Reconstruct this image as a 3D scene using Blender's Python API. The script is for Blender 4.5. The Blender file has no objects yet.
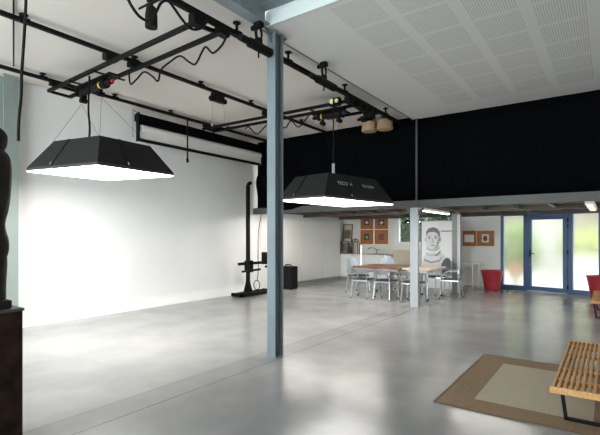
import bpy, bmesh, math, random
from mathutils import Vector, Matrix
random.seed(7)
PI = math.pi
scn = bpy.context.scene
COL = scn.collection

# ------------------------------------------------------------------ camera maths
F = 435.0; TH = math.atan(310 / 435.0); HY = 237.0; EYE = 1.5
CT, ST = math.cos(TH), math.sin(TH)
def ray(px, py):
    x = (px - 300) / F; z = (HY - py) / F
    return Vector((x * CT - ST, CT + x * ST, z))
def atz(px, py, z=0.0):
    r = ray(px, py); return r * ((z - EYE) / r.z) + Vector((0, 0, EYE))
def atx(px, py, x):
    r = ray(px, py); return r * (x / r.x) + Vector((0, 0, EYE))
def aty(px, py, y):
    r = ray(px, py); return r * (y / r.y) + Vector((0, 0, EYE))

cam_d = bpy.data.cameras.new('camera'); cam = bpy.data.objects.new('camera', cam_d); COL.objects.link(cam)
cam_d.sensor_fit = 'HORIZONTAL'; cam_d.sensor_width = 36; cam_d.lens = 36 * F / 600
cam_d.shift_y = (HY - 217.5) / 600; cam_d.clip_start = 0.05
cam.location = (0, 0, EYE); cam.rotation_euler = (PI / 2, 0, TH)
scn.camera = cam

# ------------------------------------------------------------------ materials
def mat(name, col, rough=0.6, metal=0.0, var=0.0, scale=8.0, bump=0.0, coat=0.0, emit=None, spec=0.5, stretch=None):
    m = bpy.data.materials.new(name); m.use_nodes = True
    nt = m.node_tree; b = nt.nodes['Principled BSDF']
    b.inputs['Base Color'].default_value = (*col, 1); b.inputs['Roughness'].default_value = rough
    b.inputs['Metallic'].default_value = metal; b.inputs['Coat Weight'].default_value = coat
    b.inputs['Specular IOR Level'].default_value = spec
    if emit:
        b.inputs['Emission Color'].default_value = (*emit[0], 1); b.inputs['Emission Strength'].default_value = emit[1]
    if var or bump:
        tc = nt.nodes.new('ShaderNodeTexCoord'); mp = nt.nodes.new('ShaderNodeMapping')
        if stretch: mp.inputs['Scale'].default_value = stretch
        nz = nt.nodes.new('ShaderNodeTexNoise'); nz.inputs['Scale'].default_value = scale; nz.inputs['Detail'].default_value = 6
        nt.links.new(tc.outputs['Object'], mp.inputs[0]); nt.links.new(mp.outputs[0], nz.inputs['Vector'])
        if var:
            cr = nt.nodes.new('ShaderNodeValToRGB')
            cr.color_ramp.elements[0].position = 0.3; cr.color_ramp.elements[1].position = 0.7
            cr.color_ramp.elements[0].color = (*[c * (1 - var) for c in col], 1)
            cr.color_ramp.elements[1].color = (*[min(1, c * (1 + var)) for c in col], 1)
            nt.links.new(nz.outputs['Fac'], cr.inputs[0]); nt.links.new(cr.outputs[0], b.inputs['Base Color'])
        if bump:
            bp = nt.nodes.new('ShaderNodeBump'); bp.inputs['Strength'].default_value = bump; bp.inputs['Distance'].default_value = 0.01
            nt.links.new(nz.outputs['Fac'], bp.inputs['Height']); nt.links.new(bp.outputs[0], b.inputs['Normal'])
    return m

SKY, SKYF, LAMP = 8.2, 0.29, 10.5             # sky radiance behind the camera / beyond the doors, softbox radiance
M = {}
M['white_wall'] = mat('white_wall', (0.80, 0.795, 0.78), 0.7, var=0.02, scale=1.5)
M['cream_wall'] = mat('cream_wall', (0.80, 0.76, 0.69), 0.7, var=0.02, scale=1.5)
M['ceiling'] = mat('ceiling_plaster', (0.71, 0.66, 0.612), 0.85, var=0.03, scale=0.9)
M['fascia'] = mat('fascia_paint', (0.60, 0.65, 0.65), 0.5)
M['steel_blue'] = mat('steel_blue_grey', (0.165, 0.205, 0.228), 0.45, var=0.06, scale=3)
M['beam_paint'] = mat('beam_paint', (0.24, 0.285, 0.30), 0.45, var=0.05, scale=3)
M['mezz_steel'] = mat('mezzanine_steel', (0.085, 0.085, 0.082), 0.5, var=0.1, scale=4)
M['col_grey'] = mat('column_mid_grey', (0.15, 0.152, 0.155), 0.4, var=0.08, scale=4)
M['steel_grey'] = mat('steel_grey', (0.34, 0.34, 0.33), 0.5, var=0.08, scale=4)
M['steel_pale'] = mat('steel_pale', (0.43, 0.45, 0.48), 0.4, var=0.04, scale=4)
M['steel_green'] = mat('steel_pale_green', (0.25, 0.29, 0.272), 0.5, var=0.04, scale=2)
M['black_metal'] = mat('black_metal', (0.004, 0.004, 0.0043), 0.6, var=0.2, scale=20, spec=0.16)
M['black_rubber'] = mat('black_rubber', (0.004, 0.004, 0.0043), 0.6, var=0.1, scale=30, spec=0.2)
M['black_cloth'] = mat('black_cloth', (0.0022, 0.0024, 0.0034), 0.95, var=0.3, scale=60, spec=0.05)
M['softbox_cloth'] = mat('softbox_cloth', (0.012, 0.012, 0.0125), 0.8, var=0.2, scale=40, bump=0.1, spec=0.3)
M['softbox_edge'] = mat('softbox_edge', (0.03, 0.03, 0.031), 0.6, var=0.2, scale=40)
M['logo'] = mat('logo_print', (0.42, 0.42, 0.43), 0.6)
M['diffuser'] = mat('diffuser_lit', (0.9, 0.9, 0.9), 0.6, emit=((1.0, 0.985, 0.955), LAMP))
M['tube_lit'] = mat('tube_light_lit', (0.9, 0.88, 0.84), 0.5, emit=((1.0, 0.93, 0.83), 8.0))
M['added_strip'] = mat('added_strip_glow', (0.9, 0.88, 0.84), 0.5, emit=((1.0, 0.95, 0.88), 60.0))  # glow of the added strips that brighten the kitchen
M['tube_dim'] = mat('tube_light_warm', (0.85, 0.78, 0.68), 0.5, emit=((1.0, 0.86, 0.70), 0.35))
M['diffuser_dim'] = mat('diffuser_lit_dimmer', (0.9, 0.9, 0.9), 0.6, emit=((1.0, 0.985, 0.955), LAMP * 0.42))
M['chrome'] = mat('chrome', (0.62, 0.63, 0.65), 0.22, metal=1.0, var=0.05, scale=15)
M['alu'] = mat('brushed_aluminium', (0.50, 0.515, 0.54), 0.3, metal=1.0, var=0.06, scale=25)
M['dark_seat'] = mat('dark_seat', (0.03, 0.03, 0.045), 0.5, var=0.1, scale=20)
M['red_plastic'] = mat('red_plastic', (0.33, 0.022, 0.034), 0.42, var=0.08, scale=4)
M['blue_frame'] = mat('blue_frame_paint', (0.032, 0.078, 0.185), 0.4, var=0.05, scale=4)
M['white_gloss'] = mat('white_gloss', (0.74, 0.74, 0.71), 0.16, var=0.02, scale=2)
M['white_paint'] = mat('white_paint', (0.80, 0.80, 0.79), 0.45)
M['gap_dark'] = mat('plinth_grey', (0.33, 0.35, 0.36), 0.4)
M['wood_orange'] = mat('wood_orange', (0.40, 0.135, 0.03), 0.5, var=0.25, scale=6, stretch=(1, 1, 6))
M['table_wood'] = mat('table_wood', (0.20, 0.078, 0.038), 0.3, var=0.3, scale=5, stretch=(1, 8, 8))
M['table_pale'] = mat('table_pale_wood', (0.62, 0.50, 0.40), 0.4, var=0.1, scale=5, stretch=(1, 8, 8))
M['bench_wood'] = mat('bench_wood', (0.52, 0.28, 0.105), 0.42, var=0.22, scale=7, stretch=(9, 1, 9))
M['drum_wood'] = mat('drum_wood', (0.50, 0.34, 0.20), 0.55, var=0.12, scale=6)
M['chipboard'] = mat('chipboard', (0.30, 0.22, 0.145), 0.8, var=0.15, scale=25)
M['rust'] = mat('rusty_iron', (0.020, 0.0095, 0.0055), 0.75, metal=0.0, var=0.6, scale=9, bump=0.4, spec=0.15)
M['rust_top'] = mat('plinth_top_plate', (0.06, 0.066, 0.066), 0.6, var=0.2, scale=9, spec=0.3)
M['bronze'] = mat('statue_dark_wood', (0.014, 0.010, 0.008), 0.6, var=0.6, scale=14, bump=1.0, spec=0.3)
M['yellow'] = mat('yellow_label', (0.75, 0.50, 0.08), 0.5)
M['red'] = mat('red_label', (0.5, 0.02, 0.03), 0.5)
M['blue'] = mat('blue_label', (0.015, 0.04, 0.16), 0.5)
M['glass_lens'] = mat('lens_yellow', (0.8, 0.75, 0.4), 0.2)
M['screen'] = mat('screen_fabric', (0.74, 0.72, 0.69), 0.75)
M['paper_white'] = mat('paper_white', (0.90, 0.91, 0.92), 0.5)
M['ink'] = [mat('print_tone_%s' % n, (v, v, v * 1.02), 0.5) for n, v in
            (('a', 0.72), ('b', 0.52), ('c', 0.34), ('d', 0.18), ('e', 0.07))]
M['pic_dark'] = mat('picture_dark', (0.03, 0.035, 0.03), 0.4, var=0.4, scale=20)
M['pic_green'] = mat('picture_green', (0.20, 0.33, 0.24), 0.5, var=0.5, scale=18)
M['pic_plum'] = mat('picture_plum', (0.20, 0.06, 0.07), 0.5, var=0.4, scale=18)
M['pic_white'] = mat('picture_white', (0.70, 0.70, 0.68), 0.5, var=0.2, scale=18)
M['pic_grey'] = mat('picture_grey', (0.16, 0.14, 0.12), 0.5, var=0.5, scale=9)
M['mount_beige'] = mat('mount_beige', (0.62, 0.56, 0.42), 0.6)
M['brown_frame'] = mat('brown_frame', (0.085, 0.05, 0.03), 0.45, var=0.2, scale=12)
M['beige'] = mat('beige_panel', (0.62, 0.55, 0.43), 0.6)
M['render_grey'] = mat('grey_render', (0.22, 0.225, 0.23), 0.9, var=0.06, scale=2)
M['terrace'] = mat('terrace_stone', (0.42, 0.405, 0.38), 0.8, var=0.08, scale=3)
M['leaf'] = mat('leaf_green', (0.10, 0.19, 0.045), 0.6, var=0.4, scale=2)
M['leaf_light'] = mat('leaf_yellow_green', (0.36, 0.42, 0.09), 0.6, var=0.35, scale=2)
M['leaf_mid'] = mat('leaf_fresh_green', (0.22, 0.34, 0.10), 0.6, var=0.4, scale=2)
M['leaf_dark'] = mat('leaf_dark_green', (0.035, 0.085, 0.03), 0.6, var=0.5, scale=3)
M['bark'] = mat('bark', (0.10, 0.07, 0.05), 0.9, var=0.3, scale=10)
M['flower'] = mat('flower_orange', (0.75, 0.22, 0.06), 0.6, var=0.2, scale=5)

def floor_material():
    m = bpy.data.materials.new('polished_concrete'); m.use_nodes = True
    nt = m.node_tree; N = nt.nodes; L = nt.links; b = N['Principled BSDF']
    tc = N.new('ShaderNodeTexCoord')
    def noise(s, d=6, r=0.6):
        n = N.new('ShaderNodeTexNoise'); n.inputs['Scale'].default_value = s; n.inputs['Detail'].default_value = d
        n.inputs['Roughness'].default_value = r; L.new(tc.outputs['Object'], n.inputs['Vector']); return n
    n1, n2, n3 = noise(0.5, 4, 0.5), noise(1.7, 6, 0.58), noise(40, 3)
    add = N.new('ShaderNodeMath'); add.operation = 'MULTIPLY_ADD'; add.inputs[1].default_value = 0.5
    L.new(n2.outputs['Fac'], add.inputs[0]); L.new(n1.outputs['Fac'], add.inputs[2])
    cr = N.new('ShaderNodeValToRGB'); e = cr.color_ramp.elements
    e[0].position = 0.52; e[0].color = (0.185, 0.186, 0.19, 1); e[1].position = 0.98; e[1].color = (0.325, 0.316, 0.305, 1)
    L.new(add.outputs[0], cr.inputs[0])
    # saw-cut joints running along the room beside the columns
    sx = N.new('ShaderNodeSeparateXYZ'); L.new(tc.outputs['Object'], sx.inputs[0])
    prev = cr.outputs[0]
    for xc, w, k in ((-3.66, 0.007, 0.55), (-3.32, 0.008, 0.45)):
        d = N.new('ShaderNodeMath'); d.operation = 'SUBTRACT'; d.inputs[1].default_value = xc; L.new(sx.outputs['X'], d.inputs[0])
        a = N.new('ShaderNodeMath'); a.operation = 'ABSOLUTE'; L.new(d.outputs[0], a.inputs[0])
        c = N.new('ShaderNodeMath'); c.operation = 'LESS_THAN'; c.inputs[1].default_value = w; L.new(a.outputs[0], c.inputs[0])
        mx = N.new('ShaderNodeMix'); mx.data_type = 'RGBA'; L.new(c.outputs[0], mx.inputs['Factor'])
        L.new(prev, mx.inputs['A']); mx.inputs['B'].default_value = (k * 0.32, k * 0.31, k * 0.30, 1)
        prev = mx.outputs['Result']
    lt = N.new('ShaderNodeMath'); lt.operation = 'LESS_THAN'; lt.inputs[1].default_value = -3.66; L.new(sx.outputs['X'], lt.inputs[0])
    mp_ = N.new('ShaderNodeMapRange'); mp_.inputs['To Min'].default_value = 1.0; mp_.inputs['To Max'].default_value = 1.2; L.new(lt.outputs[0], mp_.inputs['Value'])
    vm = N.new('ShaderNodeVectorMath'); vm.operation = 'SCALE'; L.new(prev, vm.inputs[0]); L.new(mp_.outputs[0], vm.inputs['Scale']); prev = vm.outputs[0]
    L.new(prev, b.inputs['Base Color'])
    rr = N.new('ShaderNodeMapRange'); rr.inputs['From Min'].default_value = 0.35; rr.inputs['From Max'].default_value = 0.65
    rr.inputs['To Min'].default_value = 0.18; rr.inputs['To Max'].default_value = 0.265
    L.new(n1.outputs['Fac'], rr.inputs['Value']); L.new(rr.outputs[0], b.inputs['Roughness'])
    b.inputs['Specular IOR Level'].default_value = 0.36
    bp = N.new('ShaderNodeBump'); bp.inputs['Strength'].default_value = 0.22; bp.inputs['Distance'].default_value = 0.012
    n4 = noise(2.6, 3, 0.5); L.new(n4.outputs['Fac'], bp.inputs['Height']); L.new(bp.outputs[0], b.inputs['Normal'])
    return m
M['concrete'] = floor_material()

def perforated_material():
    """white plasterboard with square fields of slot rows, real dark holes in the board"""
    m = bpy.data.materials.new('perforated_board'); m.use_nodes = True
    nt = m.node_tree; N = nt.nodes; L = nt.links; b = N['Principled BSDF']
    tc = N.new('ShaderNodeTexCoord'); sx = N.new('ShaderNodeSeparateXYZ'); L.new(tc.outputs['Object'], sx.inputs[0])
    def mth(op, a, bb=None, c=None):
        n = N.new('ShaderNodeMath'); n.operation = op
        for i, v in enumerate((a, bb, c)):
            if v is None: continue
            if isinstance(v, (int, float)): n.inputs[i].default_value = v
            else: L.new(v, n.inputs[i])
        return n.outputs[0]
    X, Y = sx.outputs['X'], sx.outputs['Y']
    P = 0.63
    fx = mth('MODULO', mth('ADD', X, 2.59 + 10 * P), P); fy = mth('MODULO', mth('ADD', Y, -4.85 + 10 * P), P)
    inb = mth('MULTIPLY', mth('LESS_THAN', fx, 0.50), mth('LESS_THAN', fy, 0.565))
    rng = mth('MULTIPLY', mth('GREATER_THAN', X, -2.6), mth('LESS_THAN', Y, 8.60))
    sl = mth('LESS_THAN', mth('MODULO', fx, 0.0278), 0.0085)
    dots = mth('LESS_THAN', mth('MODULO', fy, 0.0278), 0.021)
    hole = mth('MULTIPLY', mth('MULTIPLY', inb, rng), mth('MULTIPLY', sl, dots))
    mx = N.new('ShaderNodeMix'); mx.data_type = 'RGBA'; L.new(hole, mx.inputs['Factor'])
    mx.inputs['A'].default_value = (0.72, 0.71, 0.69, 1); mx.inputs['B'].default_value = (0.39, 0.385, 0.375, 1)
    L.new(mx.outputs['Result'], b.inputs['Base Color']); b.inputs['Roughness'].default_value = 0.85
    return m
M['perforated'] = perforated_material()

def rug_material(name, c0, s, var):
    m = mat(name, c0, 0.95, var=var, scale=s, bump=0.3, spec=0.1)
    return m
M['rug_border'] = rug_material('rug_border_weave', (0.235, 0.165, 0.108), 90, 0.25)
M['rug_field'] = rug_material('rug_field_weave', (0.40, 0.352, 0.272), 90, 0.15)
M['rug_edge'] = rug_material('rug_edge_tape', (0.14, 0.11, 0.085), 90, 0.2)

def glass_material(name, frosted):
    m = bpy.data.materials.new(name); m.use_nodes = True
    nt = m.node_tree; N = nt.nodes; L = nt.links
    out = N['Material Output']; N.remove(N['Principled BSDF'])
    mix = N.new('ShaderNodeMixShader')
    if frosted:
        rf = N.new('ShaderNodeBsdfRefraction'); rf.inputs['IOR'].default_value = 1.30; rf.inputs['Roughness'].default_value = 0.36
        rf.distribution = 'GGX'; rf.inputs['Color'].default_value = (0.97, 0.955, 0.90, 1)
        # the roughness of etched glass: a thin pane that scatters what passes
        tr = N.new('ShaderNodeBsdfTranslucent'); tr.inputs['Color'].default_value = (0.93, 0.92, 0.88, 1)
        tp = N.new('ShaderNodeBsdfTransparent')
        m2 = N.new('ShaderNodeMixShader'); m2.inputs[0].default_value = 0.06
        L.new(rf.outputs[0], m2.inputs[1]); L.new(tr.outputs[0], m2.inputs[2])
        gl = N.new('ShaderNodeBsdfGlossy'); gl.inputs['Roughness'].default_value = 0.3
        mix.inputs[0].default_value = 0.04
        L.new(m2.outputs[0], mix.inputs[1]); L.new(gl.outputs[0], mix.inputs[2])
        N.remove(tp)
    else:
        tp = N.new('ShaderNodeBsdfTransparent'); tp.inputs['Color'].default_value = (0.95, 0.97, 0.96, 1)
        gl = N.new('ShaderNodeBsdfGlossy'); gl.inputs['Roughness'].default_value = 0.02
        mix.inputs[0].default_value = 0.06
        L.new(tp.outputs[0], mix.inputs[1]); L.new(gl.outputs[0], mix.inputs[2])
    L.new(mix.outputs[0], out.inputs['Surface'])
    return m
M['frosted'] = glass_material('frosted_glass', True)
M['clear'] = glass_material('clear_glass', False)

# ------------------------------------------------------------------ mesh builder
class MB:
    def __init__(s, off=(0, 0, 0)):
        s.bm = bmesh.new(); s.off = Vector(off); s.mi = 0
    def v(s, p): return s.bm.verts.new(Vector(p) - s.off)
    def f(s, vs):
        try:
            fc = s.bm.faces.new(vs); fc.material_index = s.mi; return fc
        except ValueError: return None
    def hexa(s, b, t):
        B = [s.v(p) for p in b]; T = [s.v(p) for p in t]; n = len(B)
        s.f(B[::-1]); s.f(T)
        for i in range(n): s.f([B[i], B[(i + 1) % n], T[(i + 1) % n], T[i]])
        return s
    def box(s, x0, x1, y0, y1, z0, z1):
        return s.hexa([(x0, y0, z0), (x1, y0, z0), (x1, y1, z0), (x0, y1, z0)], [(x0, y0, z1), (x1, y0, z1), (x1, y1, z1), (x0, y1, z1)])
    def bar(s, p, q, w, h, up=(0, 0, 1)):
        """rectangular bar from p to q, w across, h along up"""
        p, q = Vector(p), Vector(q); d = (q - p).normalized(); u = Vector(up)
        r = d.cross(u)
        if r.length < 1e-5: r = d.cross(Vector((0, 1, 0)))
        r.normalize(); u = r.cross(d).normalized(); r *= w / 2; u *= h / 2
        return s.hexa([p - r - u, p + r - u, p + r + u, p - r + u], [q - r - u, q + r - u, q + r + u, q - r + u])
    def ring(s, c, r, u, w, n):
        return [s.v(Vector(c) + u * (r * math.cos(2 * PI * i / n)) + w * (r * math.sin(2 * PI * i / n))) for i in range(n)]
    def tube(s, pts, r, n=8, caps=True, radii=None):
        pts = [Vector(p) for p in pts]; rings = []; ref = None
        for i, p in enumerate(pts):
            d = (pts[min(i + 1, len(pts) - 1)] - pts[max(i - 1, 0)]).normalized()
            if ref is None:
                ref = Vector((0, 0, 1)) if abs(d.z) < 0.9 else Vector((1, 0, 0))
            u = (ref - d * ref.dot(d))
            if u.length < 1e-4: u = d.orthogonal()
            u.normalize(); w = d.cross(u); ref = u
            rings.append(s.ring(p, radii[i] if radii else r, u, w, n))
        for a, b in zip(rings, rings[1:]):
            for i in range(n): s.f([a[i], a[(i + 1) % n], b[(i + 1) % n], b[i]])
        if caps: s.f(rings[0][::-1]); s.f(rings[-1])
        return s
    def lathe(s, prof, c=(0, 0, 0), n=24, cap0=True, cap1=True, wob=None):
        rings = []
        for k, (r, z) in enumerate(prof):
            rings.append([s.v((c[0] + r * (wob(k, i / n * 2 * PI) if wob else 1) * math.cos(2 * PI * i / n),
                               c[1] + r * (wob(k, i / n * 2 * PI) if wob else 1) * math.sin(2 * PI * i / n), c[2] + z)) for i in range(n)])
        for a, b in zip(rings, rings[1:]):
            for i in range(n): s.f([a[i], a[(i + 1) % n], b[(i + 1) % n], b[i]])
        if cap0: s.f(rings[0][::-1])
        if cap1: s.f(rings[-1])
        return s
    def poly(s, pts): s.f([s.v(p) for p in pts]); return s
    def build(s, name, m, parent=None, bevel=0.0, smooth=False, fix=True):
        if fix: bmesh.ops.recalc_face_normals(s.bm, faces=s.bm.faces)
        me = bpy.data.meshes.new(name); s.bm.to_mesh(me); s.bm.free()
        for mm in (m if isinstance(m, list) else [m]): me.materials.append(mm)
        if smooth:
            for p in me.polygons: p.use_smooth = True
        o = bpy.data.objects.new(name, me); COL.objects.link(o)
        if bevel:
            bv = o.modifiers.new('bevel', 'BEVEL'); bv.width = bevel; bv.segments = 2; bv.limit_method = 'ANGLE'
        if parent: o.parent = parent
        return o

def tag(o, label=None, cat=None, group=None, kind=None):
    if label: o['label'] = label
    if cat: o['category'] = cat
    if group: o['group'] = group
    if kind: o['kind'] = kind
    return o
def thing(name, label, cat, loc=(0, 0, 0), rz=0.0, group=None):
    o = bpy.data.objects.new(name, None); COL.objects.link(o)
    o.empty_display_size = 0.1; o.location = loc; o.rotation_euler = (0, 0, rz)
    return tag(o, label, cat, group)
def root_struct(name, loc=(0, 0, 0), rz=0.0):
    o = bpy.data.objects.new(name, None); COL.objects.link(o); o.location = loc; o.rotation_euler = (0, 0, rz); o['kind'] = 'structure'
    return o
def struct(name, mb, m, **k):
    o = mb.build(name, m, **k); o['kind'] = 'structure'; return o
def kids(o): return [c for c in bpy.data.objects if c.parent == o]
def dup(root, loc, rz=0.0, label=None):
    def cp(o, par):
        c = o.copy(); COL.objects.link(c)
        if par: c.parent = par
        for k in kids(o): cp(k, c)
        return c
    r = cp(root, None); r.location = loc; r.rotation_euler = (0, 0, rz)
    if label: r['label'] = label
    return r
def smooth_path(pts, n=6):
    """Catmull-Rom through the points"""
    P = [Vector(p) for p in pts]; P = [P[0]] + P + [P[-1]]; out = []
    for i in range(1, len(P) - 2):
        a, b, c, d = P[i - 1:i + 3]
        for k in range(n):
            t = k / n
            out.append(0.5 * ((2 * b) + (c - a) * t + (2 * a - 5 * b + 4 * c - d) * t * t + (3 * b - a - 3 * c + d) * t ** 3))
    out.append(P[-2]); return out

XL, XR, YB, YF = -8.15, 5.0, -4.5, 14.2       # room limits
ZC, ZP = 4.14, 4.085                           # main ceiling, perforated ceiling
XB = -3.45                                    # beam / column line
YM = 9.2                                      # mezzanine front

# ------------------------------------------------------------------ shell
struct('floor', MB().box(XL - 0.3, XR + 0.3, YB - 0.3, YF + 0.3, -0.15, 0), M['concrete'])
# left wall with a small cove at its foot
mb = MB(); r = 0.22; prof = [(XL + r - r * math.cos(a), r - r * math.sin(a)) for a in [PI / 2 * i / 8 for i in range(9)]]
prof = [(XL, ZC + 0.3)] + prof + [(XL + r, -0.02), (XL - 0.25, -0.02), (XL - 0.25, ZC + 0.3)]
pts0 = [(x, YB - 0.2, z) for x, z in prof]; pts1 = [(x, YM - 0.25, z) for x, z in prof]
mb.hexa(pts0, pts1); mb.box(XL - 0.25, XL, YM - 0.25, YF + 0.2, -0.02, ZC + 0.3)
wl = struct('wall_left', mb, M['white_wall'])
mb = MB(); RY0, RY1, RZ0, RZ1 = 9.6, 11.8, 0.15, 2.12
mb.box(XR, XR + 0.2, YB - 0.2, RY0, -0.02, 4.7); mb.box(XR, XR + 0.2, RY1, YF + 0.2, -0.02, 4.7); mb.box(XR, XR + 0.2, RY0, RY1, -0.02, RZ0); mb.box(XR, XR + 0.2, RY0, RY1, RZ1, 4.7)
struct('wall_right', mb, M['white_wall'])
w = root_struct('window_2', (XR + 0.1, (RY0 + RY1) / 2, RZ0)); mb = MB(w.location)
for y in (RY0, (RY0 + RY1) / 2 - 0.03, RY1 - 0.06): mb.box(XR + 0.06, XR + 0.14, y, y + 0.06, RZ0, RZ1)
mb.box(XR + 0.06, XR + 0.14, RY0, RY1, RZ0, RZ0 + 0.06); mb.box(XR + 0.06, XR + 0.14, RY0, RY1, RZ1 - 0.06, RZ1); mb.build('window_frame', M['blue_frame'], w)
MB(w.location).box(XR + 0.095, XR + 0.105, RY0, RY1, RZ0, RZ1).build('window_pane', M['clear'], w)
# wall behind the camera with a wide glazed opening
mb = MB(); WX0, WX1, WZ0, WZ1 = -7.6, -0.4, 0.25, 3.7
mb.box(XL - 0.2, WX0, YB - 0.2, YB, -0.02, 4.7); mb.box(WX1, XR + 0.2, YB - 0.2, YB, -0.02, 4.7)
mb.box(WX0, WX1, YB - 0.2, YB, -0.02, WZ0); mb.box(WX0, WX1, YB - 0.2, YB, WZ1, 4.7)
struct('wall_back', mb, M['white_wall'])
w = root_struct('window_3', (0, YB - 0.1, 0))
mb = MB()
for i in range(7):
    x = WX0 + 0.03 + (WX1 - WX0 - 0.06) * i / 6; mb.box(x - 0.03, x + 0.03, -0.04, 0.04, WZ0, WZ1)
mb.box(WX0, WX1, -0.04, 0.04, WZ0, WZ0 + 0.06); mb.box(WX0, WX1, -0.04, 0.04, WZ1 - 0.06, WZ1)
mb.build('window_frame', M['steel_grey'], w)
MB().box(WX0, WX1, -0.006, 0.006, WZ0, WZ1).build('window_pane', M['clear'], w)
# far wall (kitchen side) with a window opening
NX0, NX1, NZ0, NZ1 = -6.05, -4.00, 1.26, 2.27
mb = MB()
mb.box(XL - 0.2, NX0, YF, YF + 0.2, -0.02, 4.4); mb.box(NX1, -3.75, YF, YF + 0.2, -0.02, 4.4)
mb.box(NX0, NX1, YF, YF + 0.2, -0.02, NZ0); mb.box(NX0, NX1, YF, YF + 0.2, NZ1, 4.4)
struct('wall_far', mb, M['cream_wall'])
# door wall, turned a little towards the room
DU = Vector((0.976, -0.215, 0)).normalized(); DN = Vector((-DU.y, DU.x, 0)); D0 = Vector((-2.55, 13.8, 0)); DRZ = math.atan2(DU.y, DU.x)
def door_uz(px, py):
    r = ray(px, py); t = (D0 - Vector((0, 0, EYE))).dot(DN) / r.dot(DN); p = r * t + Vector((0, 0, EYE))
    return (p - D0).dot(DU), p.z
DU0 = door_uz(501.3, 288)[0]; DU1 = door_uz(601.5, 292)[0]; DZ = 2.16
wd = root_struct('wall_far_right', D0, DRZ)
mb = MB(); mb.box(-1.42, DU0, 0, 0.2, -0.02, 4.3); mb.box(DU1, 8.2, 0, 0.2, -0.02, 4.3); mb.box(DU0, DU1, 0, 0.2, DZ, 4.3)
p = D0 + DU * -1.42
o = mb.build('wall_panel', M['white_wall'], wd)
struct('wall_jog', MB().box(p.x - 0.0, p.x + 0.2, p.y + 0.02, YF + 0.2, -0.02, 4.3), M['white_wall'])

# ceilings
XE = -3.53                                     # left edge of the perforated ceiling
struct('ceiling', MB().box(XL - 0.2, XE - 0.012, YB - 0.2, YF + 0.2, ZC, ZC + 0.2), M['ceiling'])
struct('ceiling', MB().box(XE, XR + 0.2, 4.13, YM + 0.6, ZP, ZP + 0.26), M['perforated'])
struct('ceiling', MB().box(XE - 0.012, XR + 0.2, YB - 0.2, 4.13, 4.56, 4.76), M['ceiling'])
struct('trim_1', MB().box(XB + 0.012, XR, 4.105, 4.13, ZP - 0.005, ZP + 0.17), M['fascia'])
struct('trim_2', MB().box(XE - 0.012, XE, 4.13, YM + 0.6, ZP - 0.012, ZC + 0.2), M['steel_blue'])

# ------------------------------------------------------------------ steel frame
def hbeam(mb, p, q, w, h, t=0.012, up=(0, 0, 1)):
    p, q = Vector(p), Vector(q); u = Vector(up).normalized()
    mb.bar(p + u * (h / 2 - t / 2), q + u * (h / 2 - t / 2), w, t, up); mb.bar(p - u * (h / 2 - t / 2), q - u * (h / 2 - t / 2), w, t, up)
    mb.bar(p, q, t * 0.8, h - 2 * t, up)
def bolts(mb, c, du, dv, nrm, nu, nv, r=0.012):
    c, du, dv, nrm = Vector(c), Vector(du), Vector(dv), Vector(nrm)
    for i in range(nu):
        for j in range(nv):
            p = c + du * (i - (nu - 1) / 2) + dv * (j - (nv - 1) / 2); mb.tube([p, p + nrm * 0.014], r, 6)
b = thing('steel_beam', 'long blue-grey steel beam running along the room above the columns', 'beam', (XB, 2.4, ZP))
mb = MB((XB, 2.4, ZP)); hbeam(mb, (XB, -4.45, ZP + 0.22), (XB, 4.10, ZP + 0.22), 0.16, 0.44, 0.014); mb.build('beam_profile', M['beam_paint'], b)
mb = MB((XB, 2.4, ZP))
bolts(mb, (XB + 0.006, 3.75, ZP + 0.2), (0, 0.09, 0), (0, 0, 0.1), (1, 0, 0), 3, 3)
bolts(mb, (XB + 0.006, 3.1, ZP + 0.2), (0, 0.09, 0), (0, 0, 0.1), (1, 0, 0), 2, 3)
mb.build('bolt_group', M['beam_paint'], b)
b = thing('steel_beam', 'blue-grey steel cross beam over the near edge of the perforated ceiling', 'beam', (0.5, 4.03, ZP + 0.3))
mb = MB((0.5, 4.03, ZP + 0.3)); hbeam(mb, (XB + 0.012, 4.03, ZP + 0.325), (XR - 0.002, 4.03, ZP + 0.325), 0.14, 0.29); mb.build('beam_profile', M['steel_blue'], b)

def column(name, label, x0, x1, y0, y1, h, m, tf=0.011, base=True):
    c = thing(name, label, 'column', ((x0 + x1) / 2, (y0 + y1) / 2, 0)); off = c.location
    mb = MB(off); mb.box(x0, x1, y0, y0 + tf, 0, h); mb.box(x0, x1, y1 - tf, y1, 0, h)
    xm = (x0 + x1) / 2; mb.box(xm - 0.004, xm + 0.004, y0 + tf, y1 - tf, 0, h); mb.build('shaft', m, c)
    return c
c1 = column('steel_column', 'tall blue-grey H-section steel column standing alone in mid floor', -3.515, -3.385, 4.22, 4.385, ZP - 0.001, M['steel_blue'])
mb = MB(c1.location); mb.box(-3.50, -3.40, 4.19, 4.218, ZP - 0.03, ZP - 0.001)
for sx, y in ((-1, 4.219), (1, 4.386)):
    d = 0.14 * sx
    mb.hexa([(-3.456, y, ZP - 0.16), (-3.444, y, ZP - 0.16), (-3.444, y, ZP - 0.001), (-3.456, y, ZP - 0.001)],
            [(-3.456, y + 0.02 * sx, ZP - 0.16), (-3.444, y + 0.02 * sx, ZP - 0.16), (-3.444, y + d, ZP - 0.001), (-3.456, y + d, ZP - 0.001)])
mb.build('haunch', M['steel_blue'], c1)
c2 = column('steel_column', 'pale grey slim steel column under the mezzanine front beside the table', -3.495, -3.325, 8.98, 9.065, 2.128, M['steel_pale'], 0.02)
mb = MB(c2.location)
for sx in (-1, 1):
    mb.bar((-3.41 + 0.05 * sx, 9.03, 1.98), (-3.41 + 0.19 * sx, 9.03, 2.12), 0.06, 0.03, (0, 1, 0))
mb.build('bracket', M['mezz_steel'], c2)
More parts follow.
